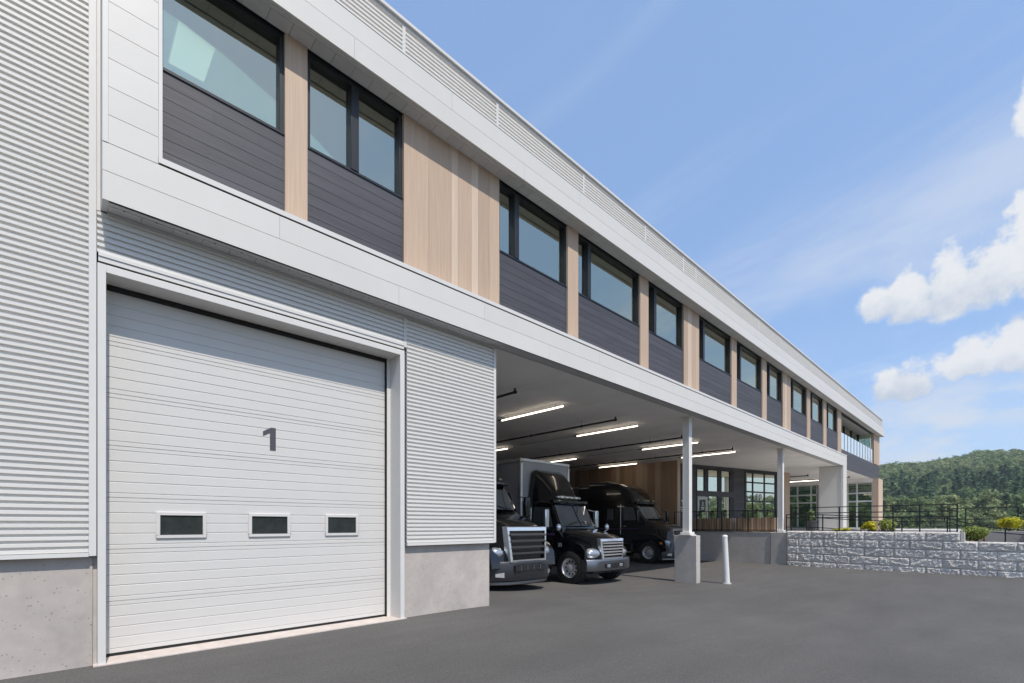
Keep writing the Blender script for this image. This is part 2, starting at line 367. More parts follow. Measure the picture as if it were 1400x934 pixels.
bx('concrete_base', 'concrete', 4.335, 6.285, .045, .6, -.4, 1.246, bevel=.008)
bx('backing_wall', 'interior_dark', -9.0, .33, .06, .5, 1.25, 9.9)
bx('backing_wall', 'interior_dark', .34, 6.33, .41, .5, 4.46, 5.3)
bx('bay_side_wall', 'ceiling', 4.36, 6.33, .06, .398, 1.25, 5.3)
bx('bay_side_wall', 'ceiling', 6.10, 6.32, .5, 14.4, -.4, 5.3)
# --- overhead door no. 1
fr = part('door_frame', BLD)
bx('jamb', 'white_trim', .337, .412, -.030, .40, -.05, 4.58, fr, bevel=.004)
bx('jamb', 'white_trim', 4.218, 4.300, -.030, .40, -.05, 4.58, fr, bevel=.004)
bx('head', 'white_trim', .4125, 4.2175, -.030, .39, 4.49, 4.58, fr, bevel=.004)
bx('stop', 'white_trim', 4.150, 4.2175, .300, .36, 0, 4.49, fr)
bx('seal', 'black_rubber', 4.128, 4.1495, .307, .36, 0, 4.43, fr)
bx('seal', 'black_rubber', .4125, 4.1495, .307, .36, 4.43, 4.489, fr)
bx('drip_gap', 'black_rubber', .345, 4.286, -.018, .03, 4.581, 4.600, fr)
bx('head_trim', 'white_trim', .345, 4.286, -.034, .03, 4.6005, 4.6545, fr)
door = part('overhead_door', BLD, (0, 0, 0))
DY = .345; DX0, DX1 = .4125, 4.16; SH = (4.46 - .045) / 7
def section_mesh(holes=None):
    # grooved steel section: profile over its height, extruded along X
    prof = [(0, .012), (.004, .0), (.048, 0), (.052, .006), (.058, .006), (.062, 0)]
    for k in range(1, 4):
        zz = .062 + k * (SH - .124) / 4; prof += [(zz - .008, 0), (zz - .003, .006), (zz + .003, .006), (zz + .008, 0)]
    prof += [(SH - .062, 0), (SH - .058, .006), (SH - .052, .006), (SH - .048, 0), (SH - .004, 0), (SH - .001, .012)]
    mb = MB(); vs = []
    for z, y in prof: vs += [(DX0, DY + y, z), (DX1, DY + y, z)]
    mb.add(vs, [(2 * i, 2 * i + 1, 2 * i + 3, 2 * i + 2) for i in range(len(prof) - 1)])
    mb.box(DX0, DX1, DY + .013, DY + .05, 0, SH); return mb.mesh('section', 'door_white')
sm = section_mesh()
for k in range(7): put('section', sm, door, (0, 0, .045 + k * SH))
for (a, b) in ((.918, 1.466), (1.984, 2.552), (3.085, 3.637)):
    z0, z1 = 1.43, 1.77
    mb = MB(); t = .042
    mb.box(a, b, DY - .022, DY + .01, z0, z0 + t).box(a, b, DY - .022, DY + .01, z1 - t, z1).box(a, a + t, DY - .022, DY + .01, z0 + t, z1 - t).box(b - t, b, DY - .022, DY + .01, z0 + t, z1 - t)
    mb.build('window_frame', 'door_white', door, bevel=.005)
    MB().box(a + t, b - t, DY - .006, DY + .002, z0 + t, z1 - t).build('pane', 'door_glass', door)
def glyph_one(h, mt):     # bold figure one, in the XZ plane, centred on x
    P_ = [(.02, 0), (.26, 0), (.26, 1), (.06, 1), (-.26, .80), (-.26, .60), (.02, .76)]
    mb = MB(); n = len(P_); A = [(x * h, 0, z * h) for x, z in P_]; B = [(x * h, -.004, z * h) for x, z in P_]
    mb.add(A + B, [tuple(range(n)), tuple(reversed(range(n, 2 * n)))] + [((i + 1) % n, i, n + i, n + (i + 1) % n) for i in range(n)]); return mb.mesh('figure', mt)
put('door_number', glyph_one(.335, 'digit_grey'), door, (2.262, DY - .001, 2.70))
bx('bottom_seal', 'black_rubber', DX0, DX1, DY - .004, DY + .05, .012, .044, door)
bx('door_sill', 'sill', .30, 4.33, -.06, .6, -.2, .012)
# --- white frame: boards of .313 m
wf = part('white_cladding', BLD)
def boards(x0, x1, zs, y0, y1, step=3.66, start=None, mt='white_panel', parent=wf, name='cladding_board', g=.003):
    for i in range(len(zs) - 1):
        x = x0; first = (start or step) - (step * .5 if i % 2 else 0)
        e = x0 + first
        while x < x1 - .01:
            e2 = min(e, x1)
            if x1 - e2 < .3: e2 = x1
            bx(name, mt, x + (g / 2 if x > x0 else 0), e2 - (g / 2 if e2 < x1 else 0), y0, y1, zs[i] + g, zs[i + 1] - g, parent)
            x = e2; e = e2 + step
ZL = [5.175, 5.495, 5.81]
boards(.365, 35.1, ZL, FW, FW + .04)
ZV = [5.81 + .3135 * i for i in range(10)]
ZV = [5.812, 6.123, 6.437, 6.750, 7.064, 7.377, 7.690, 8.004, 8.317, 8.67]
boards(.415, .86, ZV, FW, FW + .04)
bx('edge_trim', 'white_trim', .365, .4135, FW - .006, FW + .05, 5.812, 8.67, wf)
bx('edge_trim', 'white_trim', .8615, .899, FW - .008, FW + .05, 5.83, 8.67, wf)
bx('edge_trim', 'white_trim', .8615, 35.1, FW - .010, FW + .05, 5.828, 5.895, wf)
bx('shadow_gap', 'black_rubber', .8615, 35.1, FW + .003, FW + .03, 5.811, 5.827, wf)
boards(.365, 47.95, [8.67, 9.0, 9.325], FW, FW + .04, start=2.9)
bx('edge_trim', 'black_metal', .365, 47.93, FW + .002, FW + .03, 9.326, 9.338, wf)
bx('frame_core', 'soffit', .367, 35.09, FW + .0405, 0.30, 5.20, 5.86, wf)
bx('frame_core', 'soffit', .367, .897, FW + .0505, 0.30, 5.861, 8.68, wf)
bx('frame_core', 'soffit', .367, 47.94, FW + .0405, .30, 8.72, 9.32, wf)
bx('ledge', 'white_trim', .90, 35.09, FW + .0505, .30, 5.862, 5.885, wf)
bx('roof_deck', 'ceiling', -9.0, 47.8, .31, 14.5, 9.1, 9.3)
# --- parapet of corrugated sheets, posts and coping
posts = [.34, 2.08, 4.168, 6.258, 9.0, 11.76, 13.99, 14.837, 17.9, 20.4, 23.1, 27.5, 33.34, 39.4, 44.0, 47.45]
for a, b in zip(posts, posts[1:]):
    corrugated('parapet_sheet', a + .03, b - .028, 9.36, 9.86, -.20)
    bx('parapet_post', 'white_trim', b - .028, b + .03, -.228, -.16, 9.345, 9.875)
bx('parapet_sill', 'white_trim', .345, 47.47, -.262, -.15, 9.339, 9.362)
bx('parapet_core', 'soffit', .345, 47.45, -.15, .0, 9.34, 9.87)
bx('coping', 'white_trim', .30, 47.5, -.225, .06, 9.876, 9.935, bevel=.004)
bx('coping_cap', 'white_trim', .28, 47.52, -.262, .10, 9.9355, 9.995, bevel=.006)
# --- soffit under the lower band over the door
so = part('lower_soffit', BLD)
bx('soffit_strip', 'soffit', .42, 35.0, FW + .005, FW + .11, 5.178, 5.199, so)
x = .42
ms = MB().box(0, .300, 0, .135, 0, .02).mesh('soffit_board', 'soffit')
while x < 6.2: put('soffit_board', ms, so, (x, FW + .125, 5.180)); x += .305
bx('soffit_strip', 'soffit', .42, 6.40, -.045, -.034, 5.150, 5.199, so)
for k in range(19): MB().tube((.56 + .30 * k, FW + .118, 5.1775), (.56 + .30 * k, FW + .118, 5.182), .012, n=8).build('fastener', 'black_metal', so)
bx('soffit_end', 'soffit', .366, .4185, FW + .003, -.033, 5.177, 5.199, so)
# --- eave soffit boards
so = part('eave_soffit', BLD)
ms = MB().box(0, .30, 0, .22, 0, .02).mesh('soffit_board', 'soffit')
x = .90
while x < 32: put('soffit_board', ms, so, (x, FW + .115, 8.672)); x += .305
bx('soffit_strip', 'soffit', x, 47.9, FW + .115, FW + .335, 8.672, 8.69, so)
bx('soffit_strip', 'soffit', .90, 47.9, FW + .042, FW + .1, 8.660, 8.69, so)
bx('soffit_core', 'black_metal', .90, 47.9, FW + .042, .30, 8.695, 8.718, so)
# --- upper storey bays
bays = [(.90, 2.372, None), (2.692, 4.307, 3.45), (6.531, 8.71, 7.07), (9.107, 11.901, 9.60), (12.35, 14.503, 12.80), (15.597, 18.316, 16.05), (18.803, 21.543, 19.28), (22.071, 24.183, 22.55), (25.323, 28.024, 25.85), (28.602, 31.162, 29.1), (31.817, 34.435, 32.35)]
ZSIL, ZHD = 7.215, 8.655
for i, (a, b, mu) in enumerate(bays):
    cb = part('spandrel_cladding', BLD)
    npl = 8; zz = [5.886 + (ZSIL - 5.886 - .0) * k / npl for k in range(npl + 1)]
    for k in range(npl):
        if b - a > 1.3:
            s = a + (b - a) * (.32 + .4 * ((k * 37 + i * 17) % 10) / 10)
            segs = [(a, s - .001), (s + .001, b)] if k % 3 == i % 3 else [(a, b)]
        else: segs = [(a, b)]
        for (p, q) in segs:
            mb = MB(); yb = .050
            mb.add([(p, yb + .003, zz[k] + .001), (q, yb + .003, zz[k] + .001), (q, yb, zz[k + 1] - .007), (p, yb, zz[k + 1] - .007), (q, yb + .009, zz[k + 1] - .001), (p, yb + .009, zz[k + 1] - .001)], [(0, 1, 2, 3), (3, 2, 4, 5)])
            mb.box(p, q, yb + .0095, yb + .04, zz[k] + .001, zz[k + 1] - .001)
            mb.build('plank', 'charcoal_cladding', cb)
    wd = part('window', BLD); t = .055; yf = .065
    mb = MB(); mb.box(a, b, yf, .22, ZSIL, ZSIL + t).box(a, b, yf, .22, ZHD - t, ZHD + .012).box(a, a + t, yf, .22, ZSIL + t, ZHD - t).box(b - t, b, yf, .22, ZSIL + t, ZHD - t)
    mb.build('frame', 'black_metal', wd, bevel=.004)
    edges = [a + t, b - t]
    if mu:
        bx('mullion', 'black_metal', mu - .065, mu + .065, yf - .012, .22, ZSIL + t, ZHD - t, wd, bevel=.004); edges = [a + t, mu - .065, mu + .065, b - t]
    for p, q in zip(edges[::2], edges[1::2]):
        bx('pane', 'office_glass', p, q, .150, .156, ZSIL + t, ZHD - t, wd)
    bx('sill', 'black_metal', a, b, .035, .064, ZSIL - .004, ZSIL + .016, wd)
# wood posts and panels
def wood_board(x0, x1, y0, y1, z0, z1, parent, light=False, name='board', mt=None):
    return bx(name, mt or ('oak_light' if light else 'oak'), x0, x1, y0, y1, z0, z1, parent)
for (a, b) in ((2.372, 2.692), (8.71, 9.107), (11.901, 12.35), (18.316, 18.803), (21.543, 22.071), (28.024, 28.602), (31.162, 31.817), (34.435, 35.3)):
    mb = MB().box(a + .004, b - .004, .012, .20, 5.886, 8.67); mb.build('wood_post', 'oak', BLD, bevel=.003)
    bx('post_trim', 'oak_light', a, a + .0035, .010, .20, 5.886, 8.67)
wp = part('wood_panel', BLD); xb = [4.311, 4.821, 5.317, 5.472, 5.795, 5.971, 6.252, 6.527]
for i in range(len(xb) - 1): wood_board(xb[i] + .002, xb[i + 1] - .002, .012, .20, 5.886, 8.67, wp, i in (2, 4))
for a, b in ((14.507, 15.593), (24.187, 25.319)):
    wp = part('wood_panel', BLD); nn = 4
    for i in range(nn): wood_board(a + (b - a) * i / nn + .002, a + (b - a) * (i + 1) / nn - .002, .012, .20, 5.886, 8.67, wp, i == 1)
# office behind the windows
bx('office_ceiling', 'interior', .9, 35.2, .24, 5.5, 8.72, 8.80)
bx('office_floor', 'interior', .9, 35.2, .24, 5.5, 5.5, 5.87)
bx('office_back_wall', 'interior', .9, 35.2, 5.5, 5.6, 5.5, 8.80)
for xx in (4.35, 6.5, 14.55, 24.3, 35.25): bx('office_partition', 'interior', xx - .05, xx + .04, .23, 5.5, 5.871, 8.719)
pos = [(1.22, .62, .5, 1.1, 'square glowing ceiling panel behind the leftmost upper window'), (3.34, .63, 1.15, .44, 'long glowing ceiling panel behind the upper window with a centre mullion')]
for (px, py, w, d, lb) in pos:
    r = thing('office_light', lb, 'light', (px, py, 8.66), group='office ceiling lights')
    MB().box(0, w, 0, d, .012, .055).build('housing', 'white_trim', r)
    MB().box(.02, w - .02, .02, d - .02, 0, .0115).build('diffuser', 'office_lamp', r)
# --- balcony at the far end
bc = part('balcony', BLD)
bx('balcony_floor', 'concrete_dark', 35.35, 47.9, .06, 2.6, 5.20, 5.9, bc)
for k in range(5):
    bx('plank', 'charcoal_cladding', 35.3 if k > 2 else 35.12, 47.9, .035, .06, 5.19 + .235 * k, 5.19 + .235 * (k + 1) - .006, bc)
bx('balcony_end_wall', 'interior', 45.52, 45.66, 1.07, 2.61, 5.9, 8.67, bc)
bx('balcony_end_pane', 'office_glass', 45.60, 45.606, .21, 1.06, 5.92, 8.66, bc)
bx('balcony_edge', 'soffit', 35.31, 45.6, .04, .12, 6.364, 6.38, bc)
npn = 11
for k in range(npn):
    a = 35.4 + (45.5 - 35.4) * k / npn; b = 35.4 + (45.5 - 35.4) * (k + 1) / npn
    bx('glass_panel', 'rail_glass', a + .06, b - .06, .062, .074, 6.39, 7.42, bc)
    bx('rail_post', 'black_metal', b - .025, b + .025, .05, .10, 6.382, 7.45, bc)
bx('balcony_ceiling', 'soffit', 35.35, 47.9, .26, 3.0, 8.675, 8.69, bc)
bx('back_wall', 'interior', 35.35, 47.9, 2.62, 2.72, 5.9, 8.67, bc)
for k in range(5):
    xx = 36.2 + 2.3 * k
    bx('balcony_mullion', 'black_metal', xx - .09, xx + .09, .92, 1.06, 5.9, 8.67, bc)
    if k < 4: bx('balcony_pane', 'office_glass', xx + .09, xx + 2.21, .98, .986, 5.92, 8.65, bc)
wp = part('wood_panel', BLD)
for i in range(5): wood_board(45.68 + .45 * i, 45.68 + .45 * (i + 1) - .004, .0, .20, 6.37, 8.668, wp, False)
bx('end_wall', 'soffit', 47.2, 47.85, 3.0, 14.4, 5.2, 9.2)
# --- canopy ceiling of wide panels
cl = part('canopy_ceiling', BLD)
xx = 6.34
while xx < 47.5:
    e = min(xx + 2.38, 47.6); bx('ceiling_panel', 'ceiling', xx, e - .006, (.012 if xx < 34.5 else .07), 7.0, 5.195, 5.215, cl); bx('ceiling_panel', 'ceiling', xx, e - .006, 7.008, 14.5, 5.195, 5.215, cl); xx = e
bx('ceiling_trim', 'soffit', 6.41, 35.0, -.195, -.040, 5.185, 5.21, cl)
bx('ceiling_trim', 'soffit', 6.41, 35.0, -.030, .006, 5.176, 5.21, cl)
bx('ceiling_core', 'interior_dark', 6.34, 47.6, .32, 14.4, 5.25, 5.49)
# --- white end pier of the canopy
bx('end_pier', 'white_panel', 34.20, 35.09, FW + .002, .95, 1.2, 5.1745, bevel=.006)
bx('pier_trim', 'white_trim', 34.17, 34.2, FW - .004, FW + .12, 1.2, 5.1743)
# --- columns on concrete piers
for (xc, zg) in ((15.08, -.4), (24.50, -.4)):
    c = part('column', BLD, (xc, .12, 0)); zt = 1.26
    mb = MB(); h = .105
    # steel H section, flanges facing the street
    mb.box(0, .22, 0, .016, zt + .03, ZS + .01).box(0, .22, .204, .22, zt + .03, ZS + .01).box(.004, .02, .016, .204, zt + .03, ZS + .01).box(.10, .118, .016, .204, zt + .03, ZS + .01)
    mb.build('shaft', 'column_paint', c, bevel=.002)
    MB().box(-.10, .32, -.10, .32, zt, zt + .03).build('base_plate', 'column_paint', c)
    MB().box(-.06, .28, -.06, .28, zt + .03, zt + .11).build('base_plate', 'column_paint', c, bevel=.012)
    MB().box(-.05, .27, -.05, .27, ZS - .005, ZS + .018).build('cap_plate', 'column_paint', c)
bx('concrete_pier', 'concrete_dark', 15.05, 15.33, -.15, .62, -.5, 1.258, bevel=.015)
bx('concrete_pier', 'concrete_dark', 24.26, 24.60, -.12, .56, -.5, 1.258, bevel=.012)
bx('dock_wall', 'concrete_dark', 24.30, 24.60, .57, 5.54, -.5, 1.245, bevel=.012)
bx('dock_wall', 'concrete_dark', 24.30, 24.60, 5.545, 14.4, -.5, 1.245)
bx('dock_curb', 'concrete', 24.28, 24.50, .58, 5.5, 1.246, 1.262)
# --- bay back wall and oak side wall
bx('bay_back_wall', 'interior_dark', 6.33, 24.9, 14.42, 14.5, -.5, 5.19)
ww = part('oak_bay_wall', BLD); y = 5.55; random.seed(11); k = 0
while y < 14.3:
    w = random.choice((.28, .34, .42, .5)); bx('board', 'walnut' if random.random() > .2 else 'oak', 24.885, 24.93, y + .002, min(y + w, 14.4) - .002, 1.246, 5.192, ww); y += w
bx('corner_board', 'oak_light', 24.90, 25.22, 5.53, 5.5495, 1.246, 5.192, ww)
bx('wall_core', 'interior_dark', 24.932, 25.2, 5.56, 14.4, 1.2, 5.19)
# --- storefront wall, turned 14.6 degrees
AX, AY = 27.24, 5.69; TH = -math.atan2(.25292, .96749)
sf = part('storefront', BLD, (AX, AY, 0)); sf.rotation_euler = (0, 0, TH)
def sfx(name, mt, t0, t1, n0, n1, z0, z1, bevel=0): return bx(name, mt, t0, t1, n0, n1, z0, z1, sf, bevel)
for (a, b, z0, z1) in ((-2.1, .20, 1.25, 5.19), (3.64, 4.70, 1.25, 5.19), (8.16, 8.95, 1.25, 5.19), (.20, 3.64, 5.02, 5.19), (4.70, 8.16, 5.12, 5.19)):
    zq = z0
    while zq < z1 - .01:
        e = min(zq + .16, z1); sfx('plank', 'charcoal_cladding', a, b, 0, .04, zq + .002, e - .002); zq = e
sfx('wall_core', 'interior_dark', -2.1, .20, .042, .3, 1.24, 5.19); sfx('wall_core', 'interior_dark', 3.64, 4.7, .042, .3, 1.24, 5.19)
sfx('frame', 'black_metal', .20, 3.64, -.02, .10, 4.93, 5.02)
sfx('transom', 'charcoal_cladding', .20, 3.64, -.03, .10, 3.34, 3.66)
for (a, b) in ((.20, .28), (.90, 1.26), (2.14, 2.48), (3.26, 3.64)): sfx('mullion', 'black_metal', a, b, -.015, .10, 3.66, 4.93)
for (a, b) in ((.28, .90), (1.26, 2.14), (2.48, 3.26)): sfx('pane', 'store_glass', a, b, .03, .036, 3.66, 4.93)
for (a, b) in ((.20, .30), (1.18, 1.28), (2.14, 2.48), (3.26, 3.64)): sfx('mullion', 'black_metal', a, b, -.015, .10, 1.25, 3.34)
for (a, b) in ((1.28, 2.14), (2.48, 3.26)): sfx('pane', 'store_glass', a, b, .03, .036, 1.25, 3.34)
mb = MB().box(.30, .42, -.02, .06, 1.25, 3.30).box(1.06, 1.18, -.02, .06, 1.25, 3.30).box(.42, 1.06, -.02, .06, 3.16, 3.30).box(.42, 1.06, -.02, .06, 1.25, 1.45)
mb.build('door_leaf', 'white_frame', sf)
sfx('pane', 'store_glass', .42, 1.06, .0, .006, 1.45, 3.16)
sfx('notice', 'sign_dark', .50, .98, -.010, -.004, 2.42, 3.10)
o = put('notice_number', text_mesh('3', .34, 'digit_white'), sf, (.74, -.016, 2.76)); o.rotation_euler = (R(90), 0, 0)
for zz in (2.64, 2.54): sfx('notice_line', 'digit_white', .60, .88, -.015, -.0105, zz, zz + .05)
# side notice on the dark wall near the oak corner
sfx('notice', 'sign_dark', -1.40, -.62, -.012, -.002, 2.25, 3.35)
for q, zz in enumerate((2.62, 2.50, 2.40)): sfx('notice_line', 'digit_white', -1.22 + .05 * q, -.80, -.016, -.0125, zz, zz + .035)
put('notice_number', glyph_one(.3, 'digit_white'), sf, (-1.0, -.014, 2.78))
# glazed overhead door 10
sfx('frame', 'black_metal', 4.70, 4.86, -.02, .10, 1.25, 5.12); sfx('frame', 'black_metal', 7.98, 8.16, -.02, .10, 1.25, 5.12); sfx('frame', 'black_metal', 4.86, 7.98, -.02, .10, 4.96, 5.12)
zr = [1.25, 1.90, 2.52, 3.14, 3.75, 4.36, 4.96]
for zz in zr[1:-1]: sfx('rail', 'black_metal', 4.86, 7.98, .0, .07, zz - .045, zz + .045)
tx = [4.86, 5.58, 6.81, 7.98]
for q in range(3):
    if q: sfx('stile', 'black_metal', tx[q] - .045, tx[q] + .045, -.003, .073, 1.25, 4.96)
    for k in range(6): sfx('pane', 'store_glass', tx[q] + (.046 if q else .0), tx[q + 1] - (.046 if q < 2 else 0), .03, .036, zr[k] + .046, zr[k + 1] - .046)
put('door_number', glyph_one(.42, 'digit_white'), sf, (6.02, -.004, 3.24))
o = put('door_number', text_mesh('0', .58, 'digit_white'), sf, (6.42, -.004, 3.24)); o.rotation_euler = (R(90), 0, 0)
sfx('corner_post', 'oak', 8.96, 9.55, -.05, .12, 1.25, 5.19)
# shop interior
bx('shop_back_wall', 'interior', 25.3, 45.0, 11.0, 11.1, 1.24, 5.19); bx('shop_floor', 'concrete_dark', 25.25, 45.4, 5.9, 11, 1.20, 1.252)
# --- glazed end wall with white frames
ge = part('end_glazing', BLD, (45.5, 0, 0))
def gx(name, mt, n0, n1, y0, y1, z0, z1): return bx(name, mt, n0, n1, y0, y1, z0, z1, ge)
GY = [0.06, 1.09, 1.62, 2.1]; GY2 = [3.72, 4.22, 5.25, 6.0]
for seg in ([.06, 1.05, 1.66, 2.2], [2.26, 3.0, 3.7], [3.76, 4.2, 5.2, 6.6]):
    for y in seg: gx('stile', 'white_frame', -.04, .05, y - .055, y + .055, 1.24, 4.95)
    for y0, y1 in zip(seg, seg[1:]):
        for z0, z1 in ((1.24, 1.42), (3.40, 3.52), (4.04, 4.16), (4.86, 4.95)): gx('rail', 'white_frame', -.035, .045, y0 + .056, y1 - .056, z0, z1)
        for z0, z1 in ((1.42, 3.40), (3.52, 4.04), (4.16, 4.86)): gx('pane', 'end_glass', .0, .006, y0 + .056, y1 - .056, z0, z1)
gx('head', 'ceiling', -.06, .10, .0, 9, 4.955, 5.193)
wp = part('wood_panel', BLD)
for i in range(2): wood_board(45.40, 45.60, -.30 + .165 * i, -.30 + .165 * (i + 1) - .004, 1.22, 5.18, wp, False)
for i in range(4): wood_board(45.61 + .4 * i, 45.61 + .4 * (i + 1) - .004, -.31, -.06, 1.22, 5.18, wp, True)  # street face in paler oak: its sunlit look is put into the colour

# ------------------------------------------------------------------ ceiling lights and pipes
lamp_rows = [(10.70, 1.82, 2.67, 'lit linear ceiling light nearest the corrugated pier, front row'), (14.70, 1.80, 2.70, 'lit linear ceiling light above the nose of the box truck, front row'),
             (19.50, 1.86, 2.64, 'lit linear ceiling light passing behind the nearer steel column'), (23.30, 1.80, 2.70, 'lit linear ceiling light right of the nearer steel column'),
             (10.70, 8.55, 2.60, 'lit linear ceiling light deep in the bay, first of the rear row'), (14.80, 8.55, 2.60, 'lit linear ceiling light above the cargo box, rear row'),
             (19.70, 8.50, 2.60, 'lit linear ceiling light in the rear row left of the oak wall'), (23.70, 7.35, 2.60, 'lit linear ceiling light running along the top of the oak wall'),
             (42.7, 3.0, 2.3, 'small lit linear ceiling light before the white framed glazing')]
for (x, y, L_, lb) in lamp_rows:
    r = thing('linear_light', lb, 'light', (x, y, 5.06), group='linear lights under the canopy')
    MB().box(-.012, .012, 0, L_, .034, .06).build('housing', 'white_trim', r)
    MB().box(-.0145, .0145, .01, L_ - .01, 0, .0335).build('diffuser', 'lamp', r)
    for yy in (.3, L_ - .3): MB().tube((0, yy, .06), (0, yy, .136), .006, n=6).build('hanger', 'black_metal', r)
    MB().box(-.02, .02, L_ + .002, L_ + .16, .02, .06).build('end_connector', 'black_metal', r)
    MB().tube((0, L_ + .16, .05), (0, min(L_ + 3.2, 13.6 - y), .05), .009, n=6).build('conduit', 'satin_steel', r)
for (x, y0, y1, lb) in ((8.44, 1.5, 12, 'black ceiling pipe cut off by the corrugated pier'), (13.0, 1.55, 13, 'black ceiling pipe between the first and second front lights'), (17.5, 1.55, 13, 'black ceiling pipe ending behind the nearer steel column'),
                        (21.8, 1.32, 13, 'black ceiling pipe ending right of the nearer steel column'), (37.2, 2.3, 5, 'black ceiling pipe left of the white end pier'), (40.6, .6, 5, 'black ceiling pipe before the white framed glazing')):
    r = thing('ceiling_pipe', lb, 'pipe', (x, y0, 4.99), group='pipes under the canopy')
    MB().tube((0, 0, 0), (0, y1 - y0, 0), .033, n=10).build('pipe', 'black_metal', r, smooth=40)
    MB().tube((0, -.005, 0), (0, .05, 0), .046, n=10).build('end_cap', 'black_metal', r, smooth=40)
    MB().tube((0, .03, 0), (0, .03, .10), .028, .028, n=8).build('sprinkler_head', 'black_metal', r, smooth=40)
    yy = 1.4
    while yy < y1 - y0:
        MB().tube((0, yy, .0), (0, yy, .205), .007, n=6).build('hanger', 'satin_steel', r); MB().tube((0, yy - .02, 0), (0, yy + .02, 0), .046, n=10).build('clamp', 'black_metal', r); yy += 2.4

# ------------------------------------------------------------------ bollards
def bollard(x, y, label, lean):
    r = thing('bollard', label, 'bollard', (x, y, gz(x)), ); r.rotation_euler = lean
    prof = [(0, .100), (1.55, .082), (1.552, .088), (1.60, .088), (1.63, .065), (1.64, .0)]
    mb = MB(); n = 24; vs = []
    for z, q in prof:
        for i in range(n): vs.append((q * math.cos(2 * math.pi * i / n), q * math.sin(2 * math.pi * i / n), z - .05))
    mb.add(vs, [(k * n + i, k * n + (i + 1) % n, (k + 1) * n + (i + 1) % n, (k + 1) * n + i) for k in range(len(prof) - 1) for i in range(n)])
    mb.build('post', 'bollard_paint', r, smooth=40)
    mb = MB(); mb.tube((0, 0, -.05), (0, 0, .025), .16, .13, n=20); mb.build('footing', 'concrete_dark', r, smooth=40)
bollard(15.71, -.85, 'leaning white steel bollard standing free on the asphalt', (R(-1.2), R(-3.0), 0))

# ------------------------------------------------------------------ retaining wall of split-face blocks
RW = thing('retaining_wall', 'grey split-face block retaining wall stepping down to the right', 'wall', (24.24, -.13, 0))
BL, BH = .968, .34
def block_mesh(seed, L_):
    nx, nz = 34, 13; mb = MB(); vs = []; dep = .34
    for j in range(nz + 1):
        for i in range(nx + 1):
            y = -L_ * i / nx; z = BH * j / nz; ex = min(i, nx - i) / nx * L_; ez = min(j, nz - j) / nz * BH
            e = min(1, ex / .05) * min(1, ez / .045)
            p = Vector((y * 3.1 + seed * 7.3, z * 3.4 + y * 1.2, seed * 3.7))
            d = .026 * mnoise.fractal(p * 2.6, .7, 2.1, 4) + .030 * abs(mnoise.noise(Vector((p.x * 4.2 + p.y * 6.4, p.y * 4.0 - p.x * 1.2, p.z)))) + .014 * mnoise.noise(Vector((p.x * 9 + p.y * 13, p.y * 7 - p.x * 3, p.z))) + .035
            d = max(.0, d) * (.15 + .85 * e)
            yy = y - (.002 if i == nx else 0) + (-.003 if i == 0 else 0); yy = min(-.003, max(-L_ + .003, y))
            vs.append((-d, yy, min(BH - .003, max(.003, z))))
    fs = [(j * (nx + 1) + i, j * (nx + 1) + i + 1, (j + 1) * (nx + 1) + i + 1, (j + 1) * (nx + 1) + i) for j in range(nz) for i in range(nx)]
    mb.add(vs, fs); mb.box(0.001, dep, -L_ + .003, -.003, .003, BH - .003)
    return mb.mesh('block', 'stone', smooth=22)
bms = [block_mesh(s, BL) for s in range(9)]; hms = [block_mesh(20 + s, BL / 2) for s in range(3)]
random.seed(3)
for c in range(5):
    ztop = 1.33 - c * BH; y = 0.0; end = -5.85 if c == 0 else -17.0
    if c % 2: put('block', random.choice(hms), RW, (0, y, ztop - BH)); y -= BL / 2
    while y > end + .05:
        if y - end < BL * .75: put('block', random.choice(hms), RW, (0, y, ztop - BH)); y -= BL / 2
        else: put('block', random.choice(bms), RW, (random.uniform(-.006, .006), y, ztop - BH)); y -= BL
bx('wall_end', 'stone', -.012, .33, -5.93, -5.835, .992, 1.328, RW)

# ------------------------------------------------------------------ railings
def railing(name, label, X, segs, base, rails, w=.045, pickets=None, group=None):
    """segs: list of (y, ztop); posts at each y; rails: offsets down from the top"""
    r = thing(name, label, 'railing', (X, segs[0][0], base), group=group); y0 = segs[0][0]
    for (y, zt, zb) in segs: MB().box(-w / 2, w / 2, y - y0 - w / 2, y - y0 + w / 2, zb - base, zt - base).build('post', 'black_metal', r)
    for (a, b) in zip(segs, segs[1:]):
        for q in rails: MB().bar((0, a[0] - y0, a[1] - base - q - .02), (0, b[0] - y0, b[1] - base - q - .02), .036).build('rail', 'black_metal', r)
        if pickets:
            nn = int(abs(a[0] - b[0]) / pickets)
            for k in range(1, nn):
                t = k / nn; y = a[0] + (b[0] - a[0]) * t - y0
                MB().box(-.007, .007, y - .007, y + .007, .12, a[1] - base - .04).build('picket', 'black_metal', r)
    return r
railing('dock_railing', 'black picket railing along the concrete dock edge before the planters', 24.42, [(5.45, 2.33, 1.26), (4.2, 2.33, 1.26), (2.9, 2.33, 1.26), (1.62, 2.33, 1.26), (.36, 2.33, 1.26)], 1.262, (0, .95), pickets=.125)
railing('ramp_railing', 'tall black railing on top of the stone retaining wall', 24.60, [(-.22, 2.41, 1.25), (-2.09, 2.41, 1.25), (-3.93, 2.41, 1.25), (-4.76, 2.41, 1.25), (-5.84, 2.41, 1.25)], 1.25, (0, .25, .46, 1.02))
railing('ramp_handrail', 'low black handrail sloping down behind the stepped wall', 26.2, [(.45, 2.14, 1.2), (-.44, 2.13, 1.2), (-1.1, 2.11, 1.2), (-2.58, 2.0, 1.15), (-4.02, 1.93, 1.1), (-5.46, 1.90, 1.0), (-6.52, 1.55, .8), (-7.1, 1.47, .7), (-8.6, 1.30, .6)], 1.2, (0, .16, .62))
